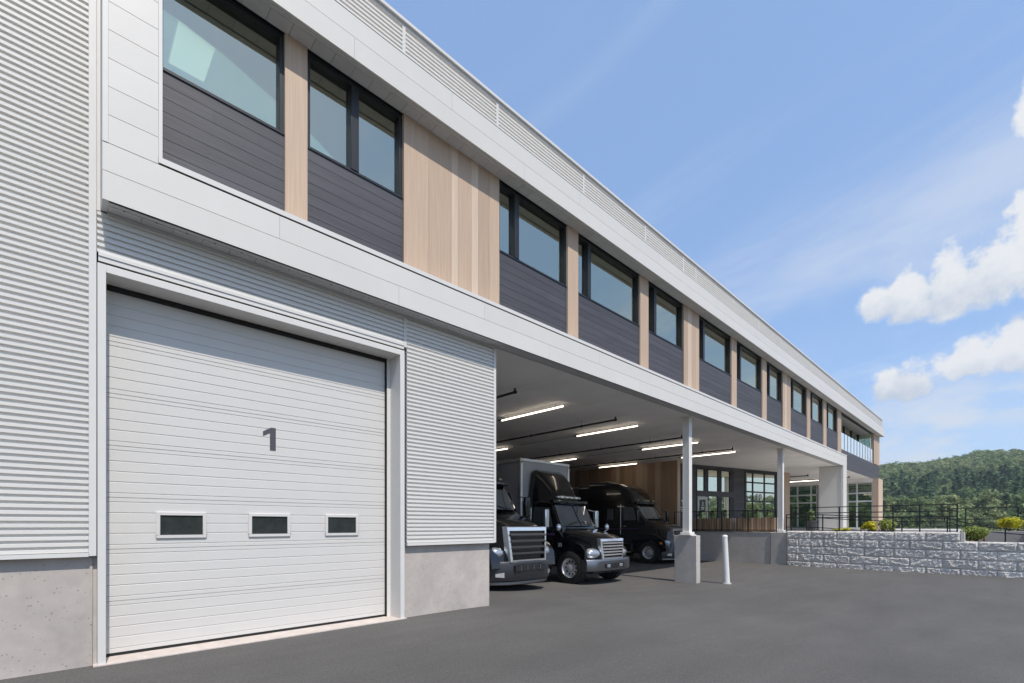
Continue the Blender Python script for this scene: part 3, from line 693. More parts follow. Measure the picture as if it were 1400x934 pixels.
railing('rear_railing', 'black railing in the background beside the round yellow shrub', 30.0, [(-5.3, 2.39, 1.2), (-5.83, 2.39, 1.2), (-7.47, 2.39, 1.2)], 1.2, (0, .50, .80))
railing('rear_railing', 'black railing continuing out of the right edge of the picture', 30.4, [(-7.9, 2.0, 1.0), (-9.6, 1.9, 1.0), (-11.4, 1.8, 1.0)], 1.0, (0, .30, .62))
# low concrete ramp wall at the right
tag(MB().box(27.2, 27.45, -9.5, -6.6, .7, 1.36).build('ramp_wall', 'concrete_dark', bevel=.01), 'low grey concrete wall of the ramp at right edge', 'wall')
tag(MB().box(27.05, 27.55, -8.1, -7.62, .6, 1.30).build('ramp_block', 'concrete', bevel=.02), 'pale concrete end block of the ramp wall', 'concrete block')

# ------------------------------------------------------------------ foliage generators
def leaf_cloud(mb, centers, n, size, squash=1.0, droop=0):
    for k in range(n):
        c, r = random.choice(centers)
        d = Vector((random.gauss(0, 1), random.gauss(0, 1), random.gauss(0, 1))).normalized() * r * (random.random() ** .4)
        p = Vector(c) + Vector((d.x, d.y, d.z * squash))
        nn = (d.normalized() + Vector((random.gauss(0, .38), random.gauss(0, .38), random.gauss(0, .38) + .25))).normalized()   # leaves face outwards and up
        u = Vector((random.uniform(-1, 1), random.uniform(-1, 1), random.uniform(-.7, .7) - droop)); u = (u - nn * u.dot(nn)).normalized()
        v = nn.cross(u)
        s = size * random.uniform(.55, 1.3)
        mb.add([p - u * s, p - v * s * .6, p + u * s, p + v * s * .55], [(0, 1, 2, 3)])
def shrub(name, label, loc, w, h, mt, n, leaf, group=None, droop=0):
    r = thing(name, label, 'shrub', loc, group=group)
    cs = [((random.uniform(-.28, .28) * w, random.uniform(-.28, .28) * w, random.uniform(.3, .68) * h), random.uniform(.2, .34) * w) for _ in range(9)]
    mb = MB(); leaf_cloud(mb, cs, n, leaf, h / w * .8, droop); mb.build('foliage', mt, r)
    mb = MB()
    for k in range(5):
        a = random.uniform(0, 6.28); mb.tube((0, 0, -.05), (.2 * w * math.cos(a), .2 * w * math.sin(a), .5 * h), .015, .006, n=5)
    mb.build('stem', 'bark', r); return r
random.seed(21)
shrub('yellow_shrub', 'small low yellow shrub before the white end pier', (25.2, -2.05, 1.2), .75, .34, 'leaf_yellow', 700, .035, 'shrubs along the ramp')
shrub('yellow_shrub', 'bright yellow half of the shrub pair behind the tall railing', (25.25, -3.02, 1.2), .62, .68, 'leaf_yellow', 1200, .04, 'shrubs along the ramp')
shrub('green_shrub', 'feathery yellow-green shrub beside the bright yellow one', (25.4, -3.62, 1.2), .72, .76, 'leaf_lime', 1400, .04, 'shrubs along the ramp', .8)
shrub('green_shrub', 'drooping yellow-green shrub sitting in the step of the stone wall', (25.0, -6.33, .92), .80, .78, 'leaf_lime', 1700, .045, 'shrubs along the ramp', .9)
shrub('yellow_shrub', 'round bright yellow shrub in front of the rear railing', (29.0, -7.2, 1.35), .85, .66, 'leaf_yellow', 1300, .045, 'shrubs along the ramp')
# ------------------------------------------------------------------ planters with grasses, pot
def planter(label, X, ya, yb, plantlabel):
    r = thing('wooden_planter', label, 'planter', (X, ya, 1.26), group='slatted planters on the dock'); L_ = yb - ya; w = .5; h = .70
    n = int(L_ / .105)
    for i in range(n):
        a = L_ * i / n
        MB().box(0, .025, a + .004, a + L_ / n - .004, .05, h).build('slat', 'walnut' if i % 3 else 'oak', r)
    for i in range(5): MB().box(.026 + (w - .03) * i / 5, .026 + (w - .03) * (i + 1) / 5 - .008, -.025, -.001, .05, h).build('slat', 'oak_light', r)  # end slats paler than the side slats: sunlight put into the wood colour
    MB().box(.027, w, .002, L_, .0, h - .05).build('liner', 'black_metal', r); MB().box(.03, w - .02, .02, L_ - .02, h - .049, h - .03).build('soil', 'soil', r)
    for k in range(3):
        p = thing('potted_plant', plantlabel[k], 'plant', (X + .26, ya + L_ * (.2 + .3 * k), 1.26 + h - .03), group='plants in the planters')
        mb = MB(); leaf_cloud(mb, [((0, 0, .16), .16), ((.04, .06, .30), .14), ((-.05, -.04, .42), .08)], 170, .05, 1.1); mb.build('foliage', 'leaf_green', p)
        MB().tube((0, 0, -.01), (0, 0, .3), .012, .006, n=5).build('stem', 'bark', p)
planter('slatted wooden planter left, in front of the storefront entrance', 25.3, 2.75, 5.0, ['dark green plant at the street end of left planter', 'dark green plant in the middle of left planter', 'dark green plant at the inner end of left planter'])
planter('slatted wooden planter right, in front of the glazed door', 25.3, .70, 2.55, ['dark green plant at the street end of right planter', 'dark green plant in the middle of right planter', 'dark green plant at the inner end of right planter'])
def lathe_z(prof, n=24):
    mb = MB(); vs = []
    for z, q in prof:
        for i in range(n): vs.append((q * math.cos(2 * math.pi * i / n), q * math.sin(2 * math.pi * i / n), z))
    return mb.add(vs, [(k * n + i, k * n + (i + 1) % n, (k + 1) * n + (i + 1) % n, (k + 1) * n + i) for k in range(len(prof) - 1) for i in range(n)])
r = thing('plant_pot', 'dark grey round plant pot beside the white end pier', 'plant pot', (33.6, 1.25, 1.24))
lathe_z([(0, .0), (0, .22), (.40, .31), (.55, .33), (.60, .35), (.62, .34), (.60, .31), (.50, .29), (.50, 0)]).build('pot', 'plastic_pot', r, smooth=40)
p = thing('pot_plant', 'leafy green plant growing in the dark grey pot', 'plant', (33.6, 1.25, 1.74))
mb = MB(); leaf_cloud(mb, [((0, 0, .25), .26), ((.1, .05, .5), .2), ((-.1, -.05, .6), .18)], 300, .07, 1.2); mb.build('foliage', 'leaf_green', p)
MB().tube((0, 0, -.02), (0, 0, .45), .02, .01, n=6).build('stem', 'bark', p)

# ------------------------------------------------------------------ trucks (local: +Y to the rear, front bumper at y=0, z=0 on the ground)
def rrect(y, hb, ht, z0, z1, rc, ns=4, bow=0):
    """rounded cross-section at y: half width hb at the bottom, ht at the top"""
    pts = []
    rc = min(rc, ht * .95, (z1 - z0) * .48)
    for (cx, sx) in ((1, 1), (-1, -1)):
        arc = [(ht - rc + rc * math.sin(t), z1 - rc + rc * math.cos(t)) for t in [math.pi / 2 * i / ns for i in range(ns + 1)]]
        if sx > 0: seg = [(hb, z0)] + arc[::-1]
        else: seg = [(-x, z) for x, z in arc] + [(-hb, z0)]
        pts += seg
    return [(x, y + bow * (abs(x) / 1.1) ** 2, z) for x, z in pts]
def loft_obj(name, mt, parent, secs, bevel=0, smooth=38):
    return MB().loft([rrect(*s) for s in secs]).build(name, mt, parent, smooth=smooth, fix=True)
def wheel(parent, x, y, r, w, side, dual=False):
    wh = part('wheel', parent, (x, y, r)); sg = side
    t = [(-w / 2, r * .60), (-w / 2, r * .86), (-w * .42, r * .97), (-w * .30, r), (w * .30, r), (w * .42, r * .97), (w / 2, r * .86), (w / 2, r * .60), (w * .36, r * .575)]
    MB().lathe_x(t, 0, 0, 0, 36, sg).build('tyre', 'tyre', wh, smooth=30, fix=True)
    rim = [(w * .36, r * .60), (w * .42, r * .575), (w * .30, r * .53), (w * .10, r * .47), (w * .14, r * .30), (w * .20, r * .24), (w * .46, r * .21), (w * .48, r * .12), (w * .50, 0.001)]
    MB().lathe_x(rim, 0, 0, 0, 32, sg).build('rim', 'rim_alloy', wh, smooth=40, fix=True)
    hb = MB()
    for i in range(10):
        a = 2 * math.pi * i / 10; cy, cz = r * .385 * math.cos(a), r * .385 * math.sin(a)
        hb.tube((sg * (w * .10), cy, cz), (sg * (w * .135), cy, cz), r * .062, n=10)
    hb.build('hand_holes', 'black_rubber', wh)['kind'] = 'stuff'
    lg = MB()
    for i in range(10):
        a = 2 * math.pi * (i + .5) / 10; cy, cz = r * .265 * math.cos(a), r * .265 * math.sin(a)
        lg.tube((sg * (w * .14), cy, cz), (sg * (w * .24), cy, cz), r * .03, n=6)
    lg.build('lug_nuts', 'satin_steel', wh)['kind'] = 'stuff'
    if dual: MB().lathe_x(t, -sg * (w + .05), 0, 0, 28, sg).build('tyre', 'tyre', wh, smooth=30, fix=True)
def fender(parent, sg, pts, x0, x1, mt):
    a, b = (x0, x1) if sg > 0 else (-x1, -x0)
    return MB().prism_x(pts, a, b).build('fender', mt, parent, bevel=.07, seg=3)
def arch(cy, cz, r, a0=0, a1=180, n=12): return [(cy + r * math.cos(R(a0 + (a1 - a0) * i / n)), cz + r * math.sin(R(a0 + (a1 - a0) * i / n))) for i in range(n + 1)]
def sweep_bumper(name, mt, parent, hw, z0, z1, depth, curve, yoff=0, n=16, th=.05, rz=.05):
    rings = []
    for i in range(n + 1):
        x = -hw + 2 * hw * i / n; y = yoff + curve * (abs(x) / hw) ** 3
        rings.append([(x, y + .02, z0), (x, y, z0 + rz), (x, y, z1 - rz), (x, y + .03, z1), (x, y + depth, z1), (x, y + depth, z0)])
    return MB().loft(rings).build(name, mt, parent, smooth=30, fix=True)
def panel(name, mt, parent, pts, th, nrm):   # polygon given as 3d points, thickened along nrm
    nrm = Vector(nrm).normalized() * th; n = len(pts); A = [Vector(p) for p in pts]; B = [p + nrm for p in A]
    mb = MB().add(A + B, [tuple(range(n - 1, -1, -1)), tuple(range(n, 2 * n))] + [(i, (i + 1) % n, n + (i + 1) % n, n + i) for i in range(n)])
    return mb.build(name, mt, parent, fix=True)
def mirror(parent, sg, x, y, z, h, mt='chrome', gl=True):
    mr = part('mirror', parent, (sg * x, y, z))
    MB().box(-.10, .10, -.06, .05, 0, h).build('housing', mt, mr, bevel=.04, seg=3)
    MB().box(-.085, .085, .051, .056, .03, h - .03).build('glass', 'mirror_glass', mr)
    mb = MB(); mb.tube((0, 0, h - .05), (-sg * .32, .12, h + .03), .016, n=8).tube((0, 0, .02), (-sg * .34, .16, -.06), .016, n=8); mb.build('arm', mt, mr, smooth=40)

def semi_truck(label, loc, rz=0):
    T = thing('semi_truck', label, 'truck', loc, rz, 'trucks parked nose out in the bay'); P = 'paint_black'
    # hood
    loft_obj('hood', P, T, [(.14, .70, .60, .80, 1.60, .12), (.22, .76, .66, .75, 1.68, .16), (.45, .86, .76, .75, 1.80, .2), (.8, .96, .84, .75, 1.92, .22), (1.15, 1.03, .93, .75, 2.03, .24), (1.44, 1.08, 1.0, .75, 2.12, .25)])
    z_of = [(1.86, 2.10), (2.10, 2.34), (2.30, 2.60), (2.46, 2.84), (2.60, 3.05), (2.80, 3.40), (3.10, 3.70), (3.6, 3.98), (4.3, 4.14), (5.4, 4.18)]
    hw = [1.06, 1.10, 1.13, 1.15, 1.17, 1.19, 1.21, 1.22, 1.23, 1.23]; ht = [.98, .98, .98, .97, .97, .98, 1.02, 1.06, 1.08, 1.08]
    loft_obj('cab', P, T, [(y, hw[i], ht[i], .62, z, .12 + .02 * i, 4, .22 * max(0, 1 - (y - 1.86) / 2.0)) for i, (y, z) in enumerate(z_of)])
    # windshield follows the sloped cab front
    def zz(y):
        for (a, b), (c, d) in zip(z_of, z_of[1:]):
            if a <= y <= c: return b + (d - b) * (y - a) / (c - a)
        return z_of[-1][1]
    mb = MB(); nx, ny = 12, 6; vs = []
    for j in range(ny + 1):
        y = 1.93 + (2.42 - 1.93) * j / ny
        for i in range(nx + 1):
            x = (-1 + 2 * i / nx) * (.93 - .04 * j / ny); vs.append((x, y + .22 * max(0, 1 - (y - 1.86) / 2.0) * (abs(x) / 1.1) ** 2 - .012, zz(y) + .012))
    mb.add(vs, [(j * (nx + 1) + i, j * (nx + 1) + i + 1, (j + 1) * (nx + 1) + i + 1, (j + 1) * (nx + 1) + i) for j in range(ny) for i in range(nx)])
    ws = mb.build('windshield', 'cab_glass', T, smooth=60)
    for sx in (-1, 1): MB().tube((sx * .55, 1.93, zz(1.93) + .03), (sx * .08, 2.0, zz(2.0) + .04), .012, n=6).build('wiper', 'truck_plastic', ws)
    sweep_bumper('sun_visor', P, T, .98, 2.93, 3.04, .2, .14, 2.38, rz=.03)
    for x in (-.72, -.2, 0, .2, .72): MB().ellipsoid((x, 2.52 + .1 * abs(x), 3.12), (.06, .05, .028)).build('marker_light', 'marker', T, smooth=60)
    # fenders, skirt
    out = [(.20, .62), (.24, 1.0), (.42, 1.22), (.85, 1.42), (1.5, 1.52), (2.05, 1.5), (2.05, .55), (1.84, .55)] + arch(1.18, .53, .64, 2, 178)[0:13] + [(.50, .60)]
    for sg in (1, -1):
        fender(T, sg, out, .72, 1.21, P)
        MB().prism_x([(2.06, .32), (2.06, .95), (5.4, .95), (5.4, .32)], *((1.02, 1.2) if sg > 0 else (-1.2, -1.02))).build('side_skirt', P, T, bevel=.04)
        MB().box(*((1.15, 1.215) if sg > 0 else (-1.215, -1.15)), 2.15, 3.1, .50, .56).build('step', 'aluminium', T)
        # door glass and door outline
        X = sg * 1.185
        panel('side_window', 'cab_glass', T, [(sg * 1.165, 2.36, 2.10), (sg * 1.205, 3.12, 2.10), (sg * 1.175, 3.12, 2.78), (sg * 1.155, 2.62, 2.74)], .02, (sg, 0, 0))
        panel('sleeper_window', 'cab_glass', T, [(sg * 1.215, 3.75, 2.15), (sg * 1.215, 4.1, 2.15), (sg * 1.195, 4.1, 2.7), (sg * 1.195, 3.75, 2.7)], .02, (sg, 0, 0))
        MB().box(*sorted((sg * 1.222, sg * 1.232)), 2.3, 5.35, 1.64, 1.69).build('stripe', 'purple', T)
        MB().box(*sorted((sg * 1.215, sg * 1.245)), 2.95, 3.12, 1.78, 1.82).build('door_handle', 'chrome', T)
        MB().tube((sg * 1.22, 3.32, 1.4), (sg * 1.20, 3.32, 2.9), .018, n=8).build('grab_handle', 'chrome', T)
        hl = part('headlight', T, (sg * .98, .40, 1.02)); rot = Matrix.Rotation(sg * R(38), 3, 'Z') @ Matrix.Rotation(R(-18), 3, 'X')
        MB().ellipsoid((0, 0, 0), (.27, .14, .155), rot, 18, 10).build('lens', 'lens', hl, smooth=60)
        MB().ellipsoid((sg * -.07, -.10, -.01), (.075, .05, .075)).build('projector', 'chrome', hl, smooth=60)
        MB().ellipsoid((sg * .20, .10, -.02), (.07, .10, .07)).build('turn_signal', 'amber', hl, smooth=60)
        panel('fog_light', 'fog_lens', T, [(sg * .82, .148, .40), (sg * 1.02, .264, .42), (sg * 1.02, .264, .50), (sg * .82, .148, .53)], .012, (sg * .45, -1, 0))
        mirror(T, sg, 1.46, 2.18, 1.98, .62, 'paint_black')
        MB().tube((sg * 1.16, 2.9, .58), (sg * 1.16, 3.9, .58), .19, n=18).build('fuel_tank', 'aluminium', T, smooth=40)
    # grille
    g = part('grille', T, (0, .07, .78)); fr = MB()
    fr.add([(-.66, .0, .0), (-.74, .06, .90), (.74, .06, .90), (.66, .0, .0), (-.60, -.01, .06), (-.67, .05, .81), (.67, .05, .81), (.60, -.01, .06)], [(0, 1, 5, 4), (1, 2, 6, 5), (2, 3, 7, 6), (3, 0, 4, 7)])
    fr.add([(-.66, .0, .0), (-.74, .06, .90), (.74, .06, .90), (.66, .0, .0), (-.70, .16, .0), (-.78, .20, .92), (.78, .20, .92), (.70, .16, .0)], [(0, 4, 5, 1), (1, 5, 6, 2), (2, 6, 7, 3), (3, 7, 4, 0)])
    fr.build('surround', 'chrome', g, fix=True)
    MB().quad((-.60, .07, .02), (.60, .07, .02), (.68, .12, .88), (-.68, .12, .88)).build('mesh', 'truck_plastic', g)
    for k in range(4):
        z = .20 + .165 * k; h = .615 + .018 * k
        MB().add([(-h, .03, z - .028), (h, .03, z - .028), (h, -.015, z), (-h, -.015, z), (h, .05, z + .05), (-h, .05, z + .05)], [(0, 1, 2, 3), (3, 2, 4, 5)]).build('bar', 'satin_steel', g)
    # bumper
    sweep_bumper('bumper', 'paint_grey', T, 1.20, .30, .80, .25, .42, .02)
    MB().box(-.56, .56, .005, .06, .56, .70).build('bumper_intake', 'truck_plastic', T)
    for x in (-.36, -.12, .12, .36): MB().box(x - .015, x + .015, -.004, .05, .56, .70).build('intake_bar', 'satin_steel', T)
    sweep_bumper('bumper_lip', 'satin_steel', T, 1.12, .20, .298, .2, .40, .05, rz=.02)
    MB().box(-.45, .45, .5, 8.6, .55, .8).build('chassis', 'truck_plastic', T)
    for sg in (1, -1):
        wheel(T, sg * 1.04, 1.18, .53, .30, sg)
        for y in (6.4, 7.75): wheel(T, sg * 1.08, y, .52, .27, sg, True)
    loft_obj('side_fairing', P, T, [(5.42, 1.22, 1.06, .9, 4.05, .3), (6.1, 1.23, 1.08, .9, 4.05, .3)])
    for ch in T.children:
        if ch.name.split('.')[0] in ('cab', 'windshield', 'sun_visor', 'marker_light', 'side_window', 'sleeper_window', 'stripe', 'door_handle', 'grab_handle', 'mirror', 'side_fairing'): ch.location.y -= .60
    return T
def trailer(label, loc, L_=5.6):
    T = thing('trailer', label, 'trailer', loc, 0, 'dark trailers behind the trucks')
    MB().box(-1.28, 1.28, 0, L_, 1.15, 4.05).build('body', 'navy', T, bevel=.03)
    for sx in (-1, 1):
        MB().box(sx * 1.28 - .04, sx * 1.28 + .04, -.03, .06, 1.12, 4.08).build('corner_post', 'satin_steel', T)
        for k in range(4): wheel(T, sx * 1.1, L_ - .8 - 1.3 * (k % 2), .5, .27, sx) if k < 2 else None
    MB().box(-1.24, 1.24, -.035, .05, 4.01, 4.09).build('top_rail', 'satin_steel', T)
    return T
def box_truck(label, loc, rz=0):
    T = thing('box_truck', label, 'truck', loc, rz, 'trucks parked nose out in the bay'); P = 'paint_black'
    loft_obj('hood', P, T, [(.10, .62, .54, .84, 1.46, .10), (.18, .66, .58, .80, 1.54, .14), (.5, .76, .66, .8, 1.62, .18), (.9, .88, .76, .8, 1.70, .2), (1.25, .98, .86, .8, 1.77, .22), (1.42, 1.0, .9, .8, 1.79, .22)])
    out = [(.30, .86), (.30, 1.08), (.46, 1.26), (.75, 1.38), (1.2, 1.42), (1.5, 1.42), (1.5, .62)] + arch(.92, .53, .62, 2, 165, 12) + [(.34, .74)]
    cabz = [(1.30, 1.78), (1.48, 2.06), (1.64, 2.36), (1.80, 2.62), (1.92, 2.72), (2.3, 2.78), (2.75, 2.79)]
    hwb = [1.02, 1.05, 1.06, 1.07, 1.08, 1.08, 1.08]; hwt = [.93, .92, .91, .90, .90, .92, .92]
    bow = lambda y: .18 * max(0, 1 - (y - 1.30) / 1.2)
    loft_obj('cab', P, T, [(y, hwb[i], hwt[i], .62, z, .14, 4, bow(y)) for i, (y, z) in enumerate(cabz)])
    def zz(y):
        for (a, b), (c, d) in zip(cabz, cabz[1:]):
            if a <= y <= c: return b + (d - b) * (y - a) / (c - a)
    mb = MB(); nx, ny = 12, 6; vs = []
    for j in range(ny + 1):
        y = 1.35 + (1.77 - 1.35) * j / ny
        for i in range(nx + 1):
            x = (-1 + 2 * i / nx) * (.90 - .06 * j / ny); vs.append((x, y + bow(y) * (abs(x) / 1.1) ** 2 - .012, zz(y) + .012))
    mb.add(vs, [(j * (nx + 1) + i, j * (nx + 1) + i + 1, (j + 1) * (nx + 1) + i + 1, (j + 1) * (nx + 1) + i) for j in range(ny) for i in range(nx)])
    ws = mb.build('windshield', 'cab_glass', T, smooth=60)
    MB().tube((0, 1.335, zz(1.34) + .02), (0, 1.75, zz(1.77) + .02), .016, n=6).build('divider', 'black_rubber', ws)
    for sx in (-1, 1): MB().tube((sx * .62, 1.37, zz(1.36) + .05), (sx * .10, 1.40, zz(1.42) + .05), .012, n=6).build('wiper', 'truck_plastic', ws)
    sweep_bumper('sun_visor', P, T, .93, 2.64, 2.74, .18, .12, 1.66, rz=.02)
    # roof fairing: tall curved wind deflector in front of the box
    fs_ = []
    for (y, z, h1, h2) in ((1.95, 2.92, .60, .54), (2.12, 3.18, .74, .64), (2.36, 3.50, .88, .74), (2.6, 3.74, .95, .80), (2.80, 3.86, .97, .82), (2.86, 3.86, .97, .82)): fs_.append((y, h1, h2, 2.74, z, .22, 4, .10))
    loft_obj('roof_fairing', P, T, fs_)
    MB().box(-.62, .62, 1.84, 1.98, 2.80, 2.90).build('light_bar', 'chrome', T, bevel=.035)
    for x in (-.5, -.25, 0, .25, .5): MB().ellipsoid((x, 1.83, 2.85), (.05, .03, .03)).build('marker_light', 'marker', T, smooth=60)
    for sg in (1, -1):
        fender(T, sg, out, .60, 1.16, P)
        panel('side_window', 'cab_glass', T, [(sg * 1.045, 1.72, 1.85), (sg * 1.075, 2.62, 1.85), (sg * .995, 2.62, 2.52), (sg * .985, 1.95, 2.50)], .018, (sg, 0, .12))
        MB().box(*sorted((sg * 1.078, sg * 1.088)), 1.6, 2.72, 1.56, 1.64).build('stripe', 'purple', T)
        MB().box(*sorted((sg * 1.07, sg * 1.10)), 2.45, 2.62, 1.68, 1.73).build('door_handle', 'chrome', T)
        MB().tube((sg * 1.09, 2.72, 1.3), (sg * 1.04, 2.72, 2.5), .02, n=8).build('grab_handle', 'chrome', T)
        hl = part('headlight', T, (sg * .84, .30, 1.0)); rot = Matrix.Rotation(sg * R(32), 3, 'Z') @ Matrix.Rotation(R(-14), 3, 'X')
        MB().ellipsoid((0, 0, 0), (.30, .15, .17), rot, 18, 10).build('lens', 'lens', hl, smooth=60)
        MB().ellipsoid((sg * .13, -.03, .0), (.085, .07, .085)).build('reflector', 'chrome', hl, smooth=60)
        MB().ellipsoid((sg * 1.12, 1.42, 1.30), (.03, .06, .035)).build('side_marker', 'marker', T, smooth=60)
        mirror(T, sg, 1.36, 1.72, 1.80, .62, 'chrome')
        mb = MB().tube((sg * 1.02, 1.30, 1.52), (sg * 1.30, 1.22, 1.72), .016, n=8); mb.ellipsoid((sg * 1.32, 1.22, 1.82), (.10, .07, .12)); mb.build('hood_mirror', 'chrome', T, smooth=50)
        MB().tube((sg * .98, 2.9, .55), (sg * .98, 4.1, .55), .26, n=20).build('fuel_tank', 'aluminium', T, smooth=40)
        MB().box(*sorted((sg * .92, sg * 1.12)), 1.7, 2.7, .40, .52).build('step', 'satin_steel', T)
    # grille with five chrome bars
    g = part('grille', T, (0, .04, .80)); fr = MB()
    fr.add([(-.56, .02, .0), (-.64, .05, .66), (.64, .05, .66), (.56, .02, .0), (-.50, .0, .07), (-.57, .03, .58), (.57, .03, .58), (.50, .0, .07)], [(0, 1, 5, 4), (1, 2, 6, 5), (2, 3, 7, 6), (3, 0, 4, 7)])
    fr.add([(-.56, .02, .0), (-.64, .05, .66), (.64, .05, .66), (.56, .02, .0), (-.57, .14, .0), (-.65, .17, .68), (.65, .17, .68), (.57, .14, .0)], [(0, 4, 5, 1), (1, 5, 6, 2), (2, 6, 7, 3), (3, 7, 4, 0)])
    fr.build('surround', 'chrome', g, fix=True)
    MB().quad((-.52, .06, .02), (.52, .06, .02), (.60, .09, .64), (-.60, .09, .64)).build('mesh', 'truck_plastic', g)
    for k in range(5):
        z = .13 + .093 * k; h = .51 + .012 * k
        MB().add([(-h, .04, z - .014), (h, .04, z - .014), (h, -.008, z), (-h, -.008, z), (h, .03, z + .042), (-h, .03, z + .042)], [(0, 1, 2, 3), (3, 2, 4, 5)]).build('bar', 'chrome', g)
    sweep_bumper('bumper', 'satin_steel', T, 1.18, .46, .82, .22, .22, -.02)
    MB().box(-.50, .50, -.028, .05, .53, .68).build('bumper_slot', 'truck_plastic', T)
    for x in (-.34, .34): MB().box(x - .09, x + .09, -.036, .02, .55, .66).build('fog_light', 'lens', T, bevel=.02)
    MB().box(-.8, .8, .25, .5, .36, .48).build('under_tray', 'truck_plastic', T)
    for sg in (1, -1):
        wheel(T, sg * 1.03, .92, .535, .29, sg); wheel(T, sg * 1.05, 7.6, .52, .26, sg, True)
    MB().box(-.42, .42, .4, 9.8, .6, .85).build('chassis', 'truck_plastic', T)
    o = put('door_number', text_mesh('33', .17, 'digit_white'), T, (-1.168, 1.30, 1.20)); o.rotation_euler = (R(90), 0, R(-90))
    # cargo box with aluminium edges
    MB().box(-1.26, 1.26, 2.98, 9.8, 1.0, 4.20).build('cargo_box', 'box_panel', T)
    for sg in (-1, 1):
        MB().box(sg * 1.27 - .055, sg * 1.27 + .055, 2.93, 3.05, .98, 4.24).build('corner_post', 'aluminium', T, bevel=.03)
        MB().box(sg * 1.27 - .035, sg * 1.27 + .035, 3.06, 9.8, 4.13, 4.24).build('roof_rail', 'aluminium', T)
        MB().box(sg * 1.27 - .035, sg * 1.27 + .035, 3.06, 9.8, .98, 1.08).build('floor_rail', 'aluminium', T)
        MB().ellipsoid((sg * 1.27, 2.93, 4.10), (.04, .02, .04)).build('marker_light', 'amber', T, smooth=60)
    MB().box(-1.21, 1.21, 2.94, 3.03, 4.15, 4.23).build('front_rail', 'aluminium', T)
    MB().tube((-1.16, 2.86, 1.3), (-1.16, 2.86, 2.75), .075, n=14).build('exhaust_stack', 'truck_plastic', T, smooth=40)
    return T
semi_truck('black semi truck with large barred grille, half hidden by the corrugated pier', (9.0, 1.50, gz(9)))
trailer('dark trailer behind the semi truck next to the corrugated pier', (9.0, 7.9, gz(9)))
box_truck('black box truck with chrome grille and silver edged cargo box', (12.95, 1.58, gz(13)))
semi_truck('black sleeper semi truck parked deepest, in front of the oak wall', (21.85, 3.70, gz(21)))
trailer('dark trailer behind the semi truck beside the oak wall', (21.85, 10.4, gz(21)), 3.6)

# ------------------------------------------------------------------ wooded hillside
random.seed(5)
def tree_mesh(kind, seed):
    random.seed(seed); mb = MB(); H = 12.0
    if kind == 'pine':
        H = 15; mb.cur = 1; mb.tube((0, 0, -.5), (0, 0, H * .95), .26, .04, n=6); mb.cur = 0
        for k in range(26):
            t = k / 26; z = H * (.18 + .80 * t); rr = 3.0 * (1 - t) ** .8 + .35
            for q in range(9):
                a = random.uniform(0, 6.28); d = rr * random.uniform(.35, 1.05); p = Vector((d * math.cos(a), d * math.sin(a), z - d * .18 + random.uniform(-.3, .3)))
                u = Vector((math.cos(a), math.sin(a), -.25)); v = Vector((-math.sin(a), math.cos(a), random.uniform(-.4, .4))); s = random.uniform(.5, .95)
                mb.add([p - u * s, p + v * s * .55, p + u * s * .9, p - v * s * .55], [(0, 1, 2, 3)])
    else:
        mb.cur = 1; mb.tube((0, 0, -.5), (.2, .1, H * .45), .30, .16, n=6)
        for k in range(5):
            a = k * 1.3; mb.tube((.1, .05, H * .35), (2 * math.cos(a), 2 * math.sin(a), H * .68), .12, .04, n=5)
        mb.cur = 0; cs = []
        for k in range(11):
            a = random.uniform(0, 6.28); z = H * random.uniform(.38, .86); d = random.uniform(.3, 2.6) * (1.25 - abs(z / H - .55))
            cs.append(((d * math.cos(a), d * math.sin(a), z), random.uniform(1.1, 2.1)))
        leaf_cloud(mb, cs, 560, .50, .85)
    return mb
kinds = [('oak_tree', 'decid', 'leaf_green', 'rounded green deciduous tree in the wood on the hillside', 'green deciduous trees on the hillside'),
         ('birch_tree', 'decid', 'leaf_pale', 'pale yellow-green leafy tree in the wood on the hillside', 'pale leafy trees on the hillside'),
         ('pine_tree', 'pine', 'leaf_pine', 'dark pointed pine tree in the wood on the hillside', 'dark pines on the hillside')]
protos = []
for ki, (nm, kd, lf, lb, gp) in enumerate(kinds):
    ml = []
    for s in range(4):
        mb = tree_mesh(kd, 100 + ki * 10 + s); ml.append((mb.mesh(nm, [lf, 'bark']), mb))
    protos.append(ml)
random.seed(77)
spots = []
def pick(r):
    u = random.random()
    if r < 200: return 1 if u < .55 else (0 if u < .9 else 2)
    if r < 340: return 2 if u < .45 else (0 if u < .9 else 1)
    return 0 if u < .66 else 1
def place(r, a): x, y = CX + r * math.cos(R(a)), CY + r * math.sin(R(a)); return x, y, hill_h(x, y) - .3
near, rest = [], []
r = 135.0
while r < 640:
    step = 6.4 if r < 330 else 7.2
    a = -8.0
    while a < 17:
        near.append((r + random.uniform(-2.4, 2.4), a + random.uniform(-.4, .4) * math.degrees(step / r))); a += math.degrees(step / r)
    r += step * (.95 if r < 330 else 1.25)
r = 150.0
while r < 640:
    a = -125.0
    while a < -8: rest.append((r + random.uniform(-5, 5), a)); a += math.degrees(11 / r)
    r += 42
inview = [q for q in near if -2.5 < q[1] < 9.5]; inview.sort()
keep = inview[:300]; ks = set(keep); rest2 = [q for q in near if q not in ks]
for (r, a) in keep:
    k = pick(r); x, y, z = place(r, a); s = random.uniform(.66, 1.0) * (.6 if r < 160 else 1); nm, kd, lf, lb, gp = kinds[k]
    o = put(nm, random.choice(protos[k])[0], None, (x, y, z), random.uniform(0, 6.28), (s * random.uniform(.9, 1.2), s * random.uniform(.9, 1.2), s)); tag(o, lb, 'tree', gp)
big = MB()
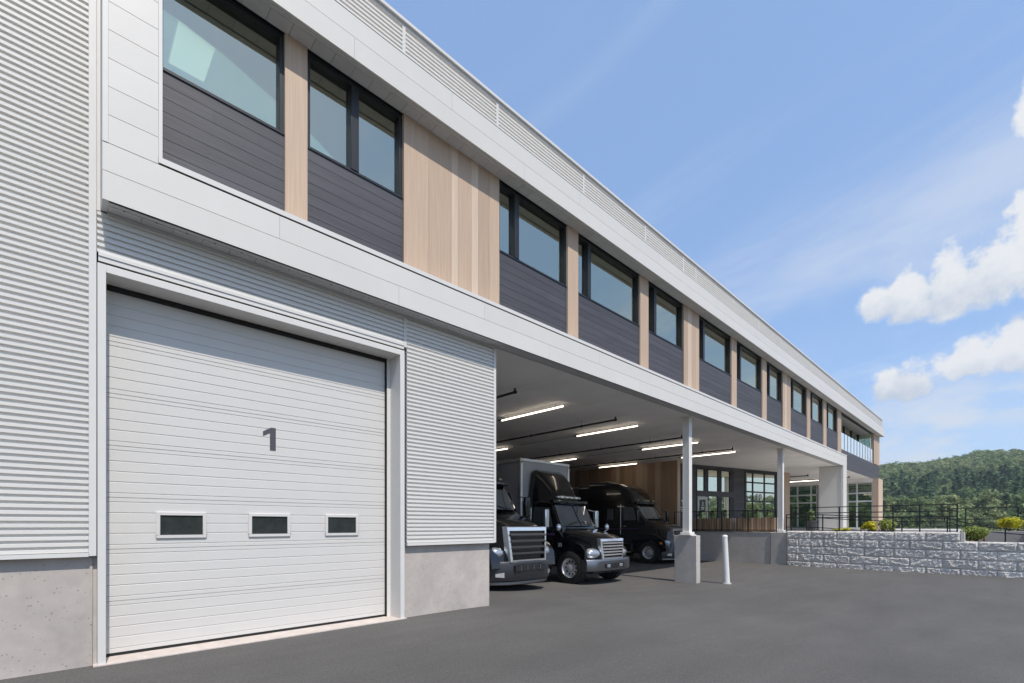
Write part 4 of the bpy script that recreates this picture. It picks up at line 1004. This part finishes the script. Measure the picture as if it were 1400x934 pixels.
for q, (r, a) in enumerate(rest2 + rest):
    k = pick(r); x, y, z = place(r, a); s = random.uniform(.66, 1.0); src = random.choice(protos[k])[1]; c, sn = math.cos(q * 1.7), math.sin(q * 1.7)
    st = 2 if q < len(rest2) and r < 420 else 3; w = s * (1.1 if st == 2 else 1.25)
    for fi in range(q % st, len(src.f), st):
        f = src.f[fi]
        if len(f) != 4: continue
        base = len(big.v); P4 = [Vector(src.v[vi]) for vi in f]; cc = sum(P4, Vector()) / 4; e = 1.25 if st == 2 else 1.5
        for p in P4:
            p = cc + (p - cc) * e; big.v.append((x + w * (p[0] * c - p[1] * sn), y + w * (p[0] * sn + p[1] * c), z + s * p[2]))
        big.f.append((base, base + 1, base + 2, base + 3)); big.mi.append(k)
o = big.build('woodland', ['leaf_green', 'leaf_pale', 'leaf_pine']); o['kind'] = 'stuff'; tag(o, 'dense mixed wood covering the hills around the lot', 'woodland')
# scrub at the foot of the hill
scrub = MB(); random.seed(9)
for k in range(900):
    a = random.uniform(-30, 20); r = random.uniform(70, 140); x, y, z = place(r, a); w = random.uniform(.8, 2.2)
    if x < 50 and y > -10: continue
    leaf_cloud(scrub, [((x, y, z + .5 * w), w * .7), ((x + w * .5, y, z + .4 * w), w * .5)], 46, .26, .8)
o = scrub.build('scrub', 'leaf_pale'); o['kind'] = 'stuff'; tag(o, 'pale green scrub and brush along the foot of the hill', 'scrub')

# ------------------------------------------------------------------ summer haze
hz = MB().box(-2320, 2320, -2330, 2320, -2.5, 96); o = hz.build('haze', 'ground'); o.data.materials.clear(); o['kind'] = 'stuff'; tag(o, 'thin summer haze over the wooded hill', 'haze')
hm = bpy.data.materials.new('haze'); hm.use_nodes = True; hm.node_tree.nodes.clear()
hv = hm.node_tree.nodes.new('ShaderNodeVolumePrincipled'); hv.inputs['Color'].default_value = (.80, .88, .97, 1); hv.inputs['Density'].default_value = .00030; hv.inputs['Anisotropy'].default_value = .2
ho = hm.node_tree.nodes.new('ShaderNodeOutputMaterial'); hm.node_tree.links.new(hv.outputs[0], ho.inputs['Volume']); o.data.materials.append(hm)
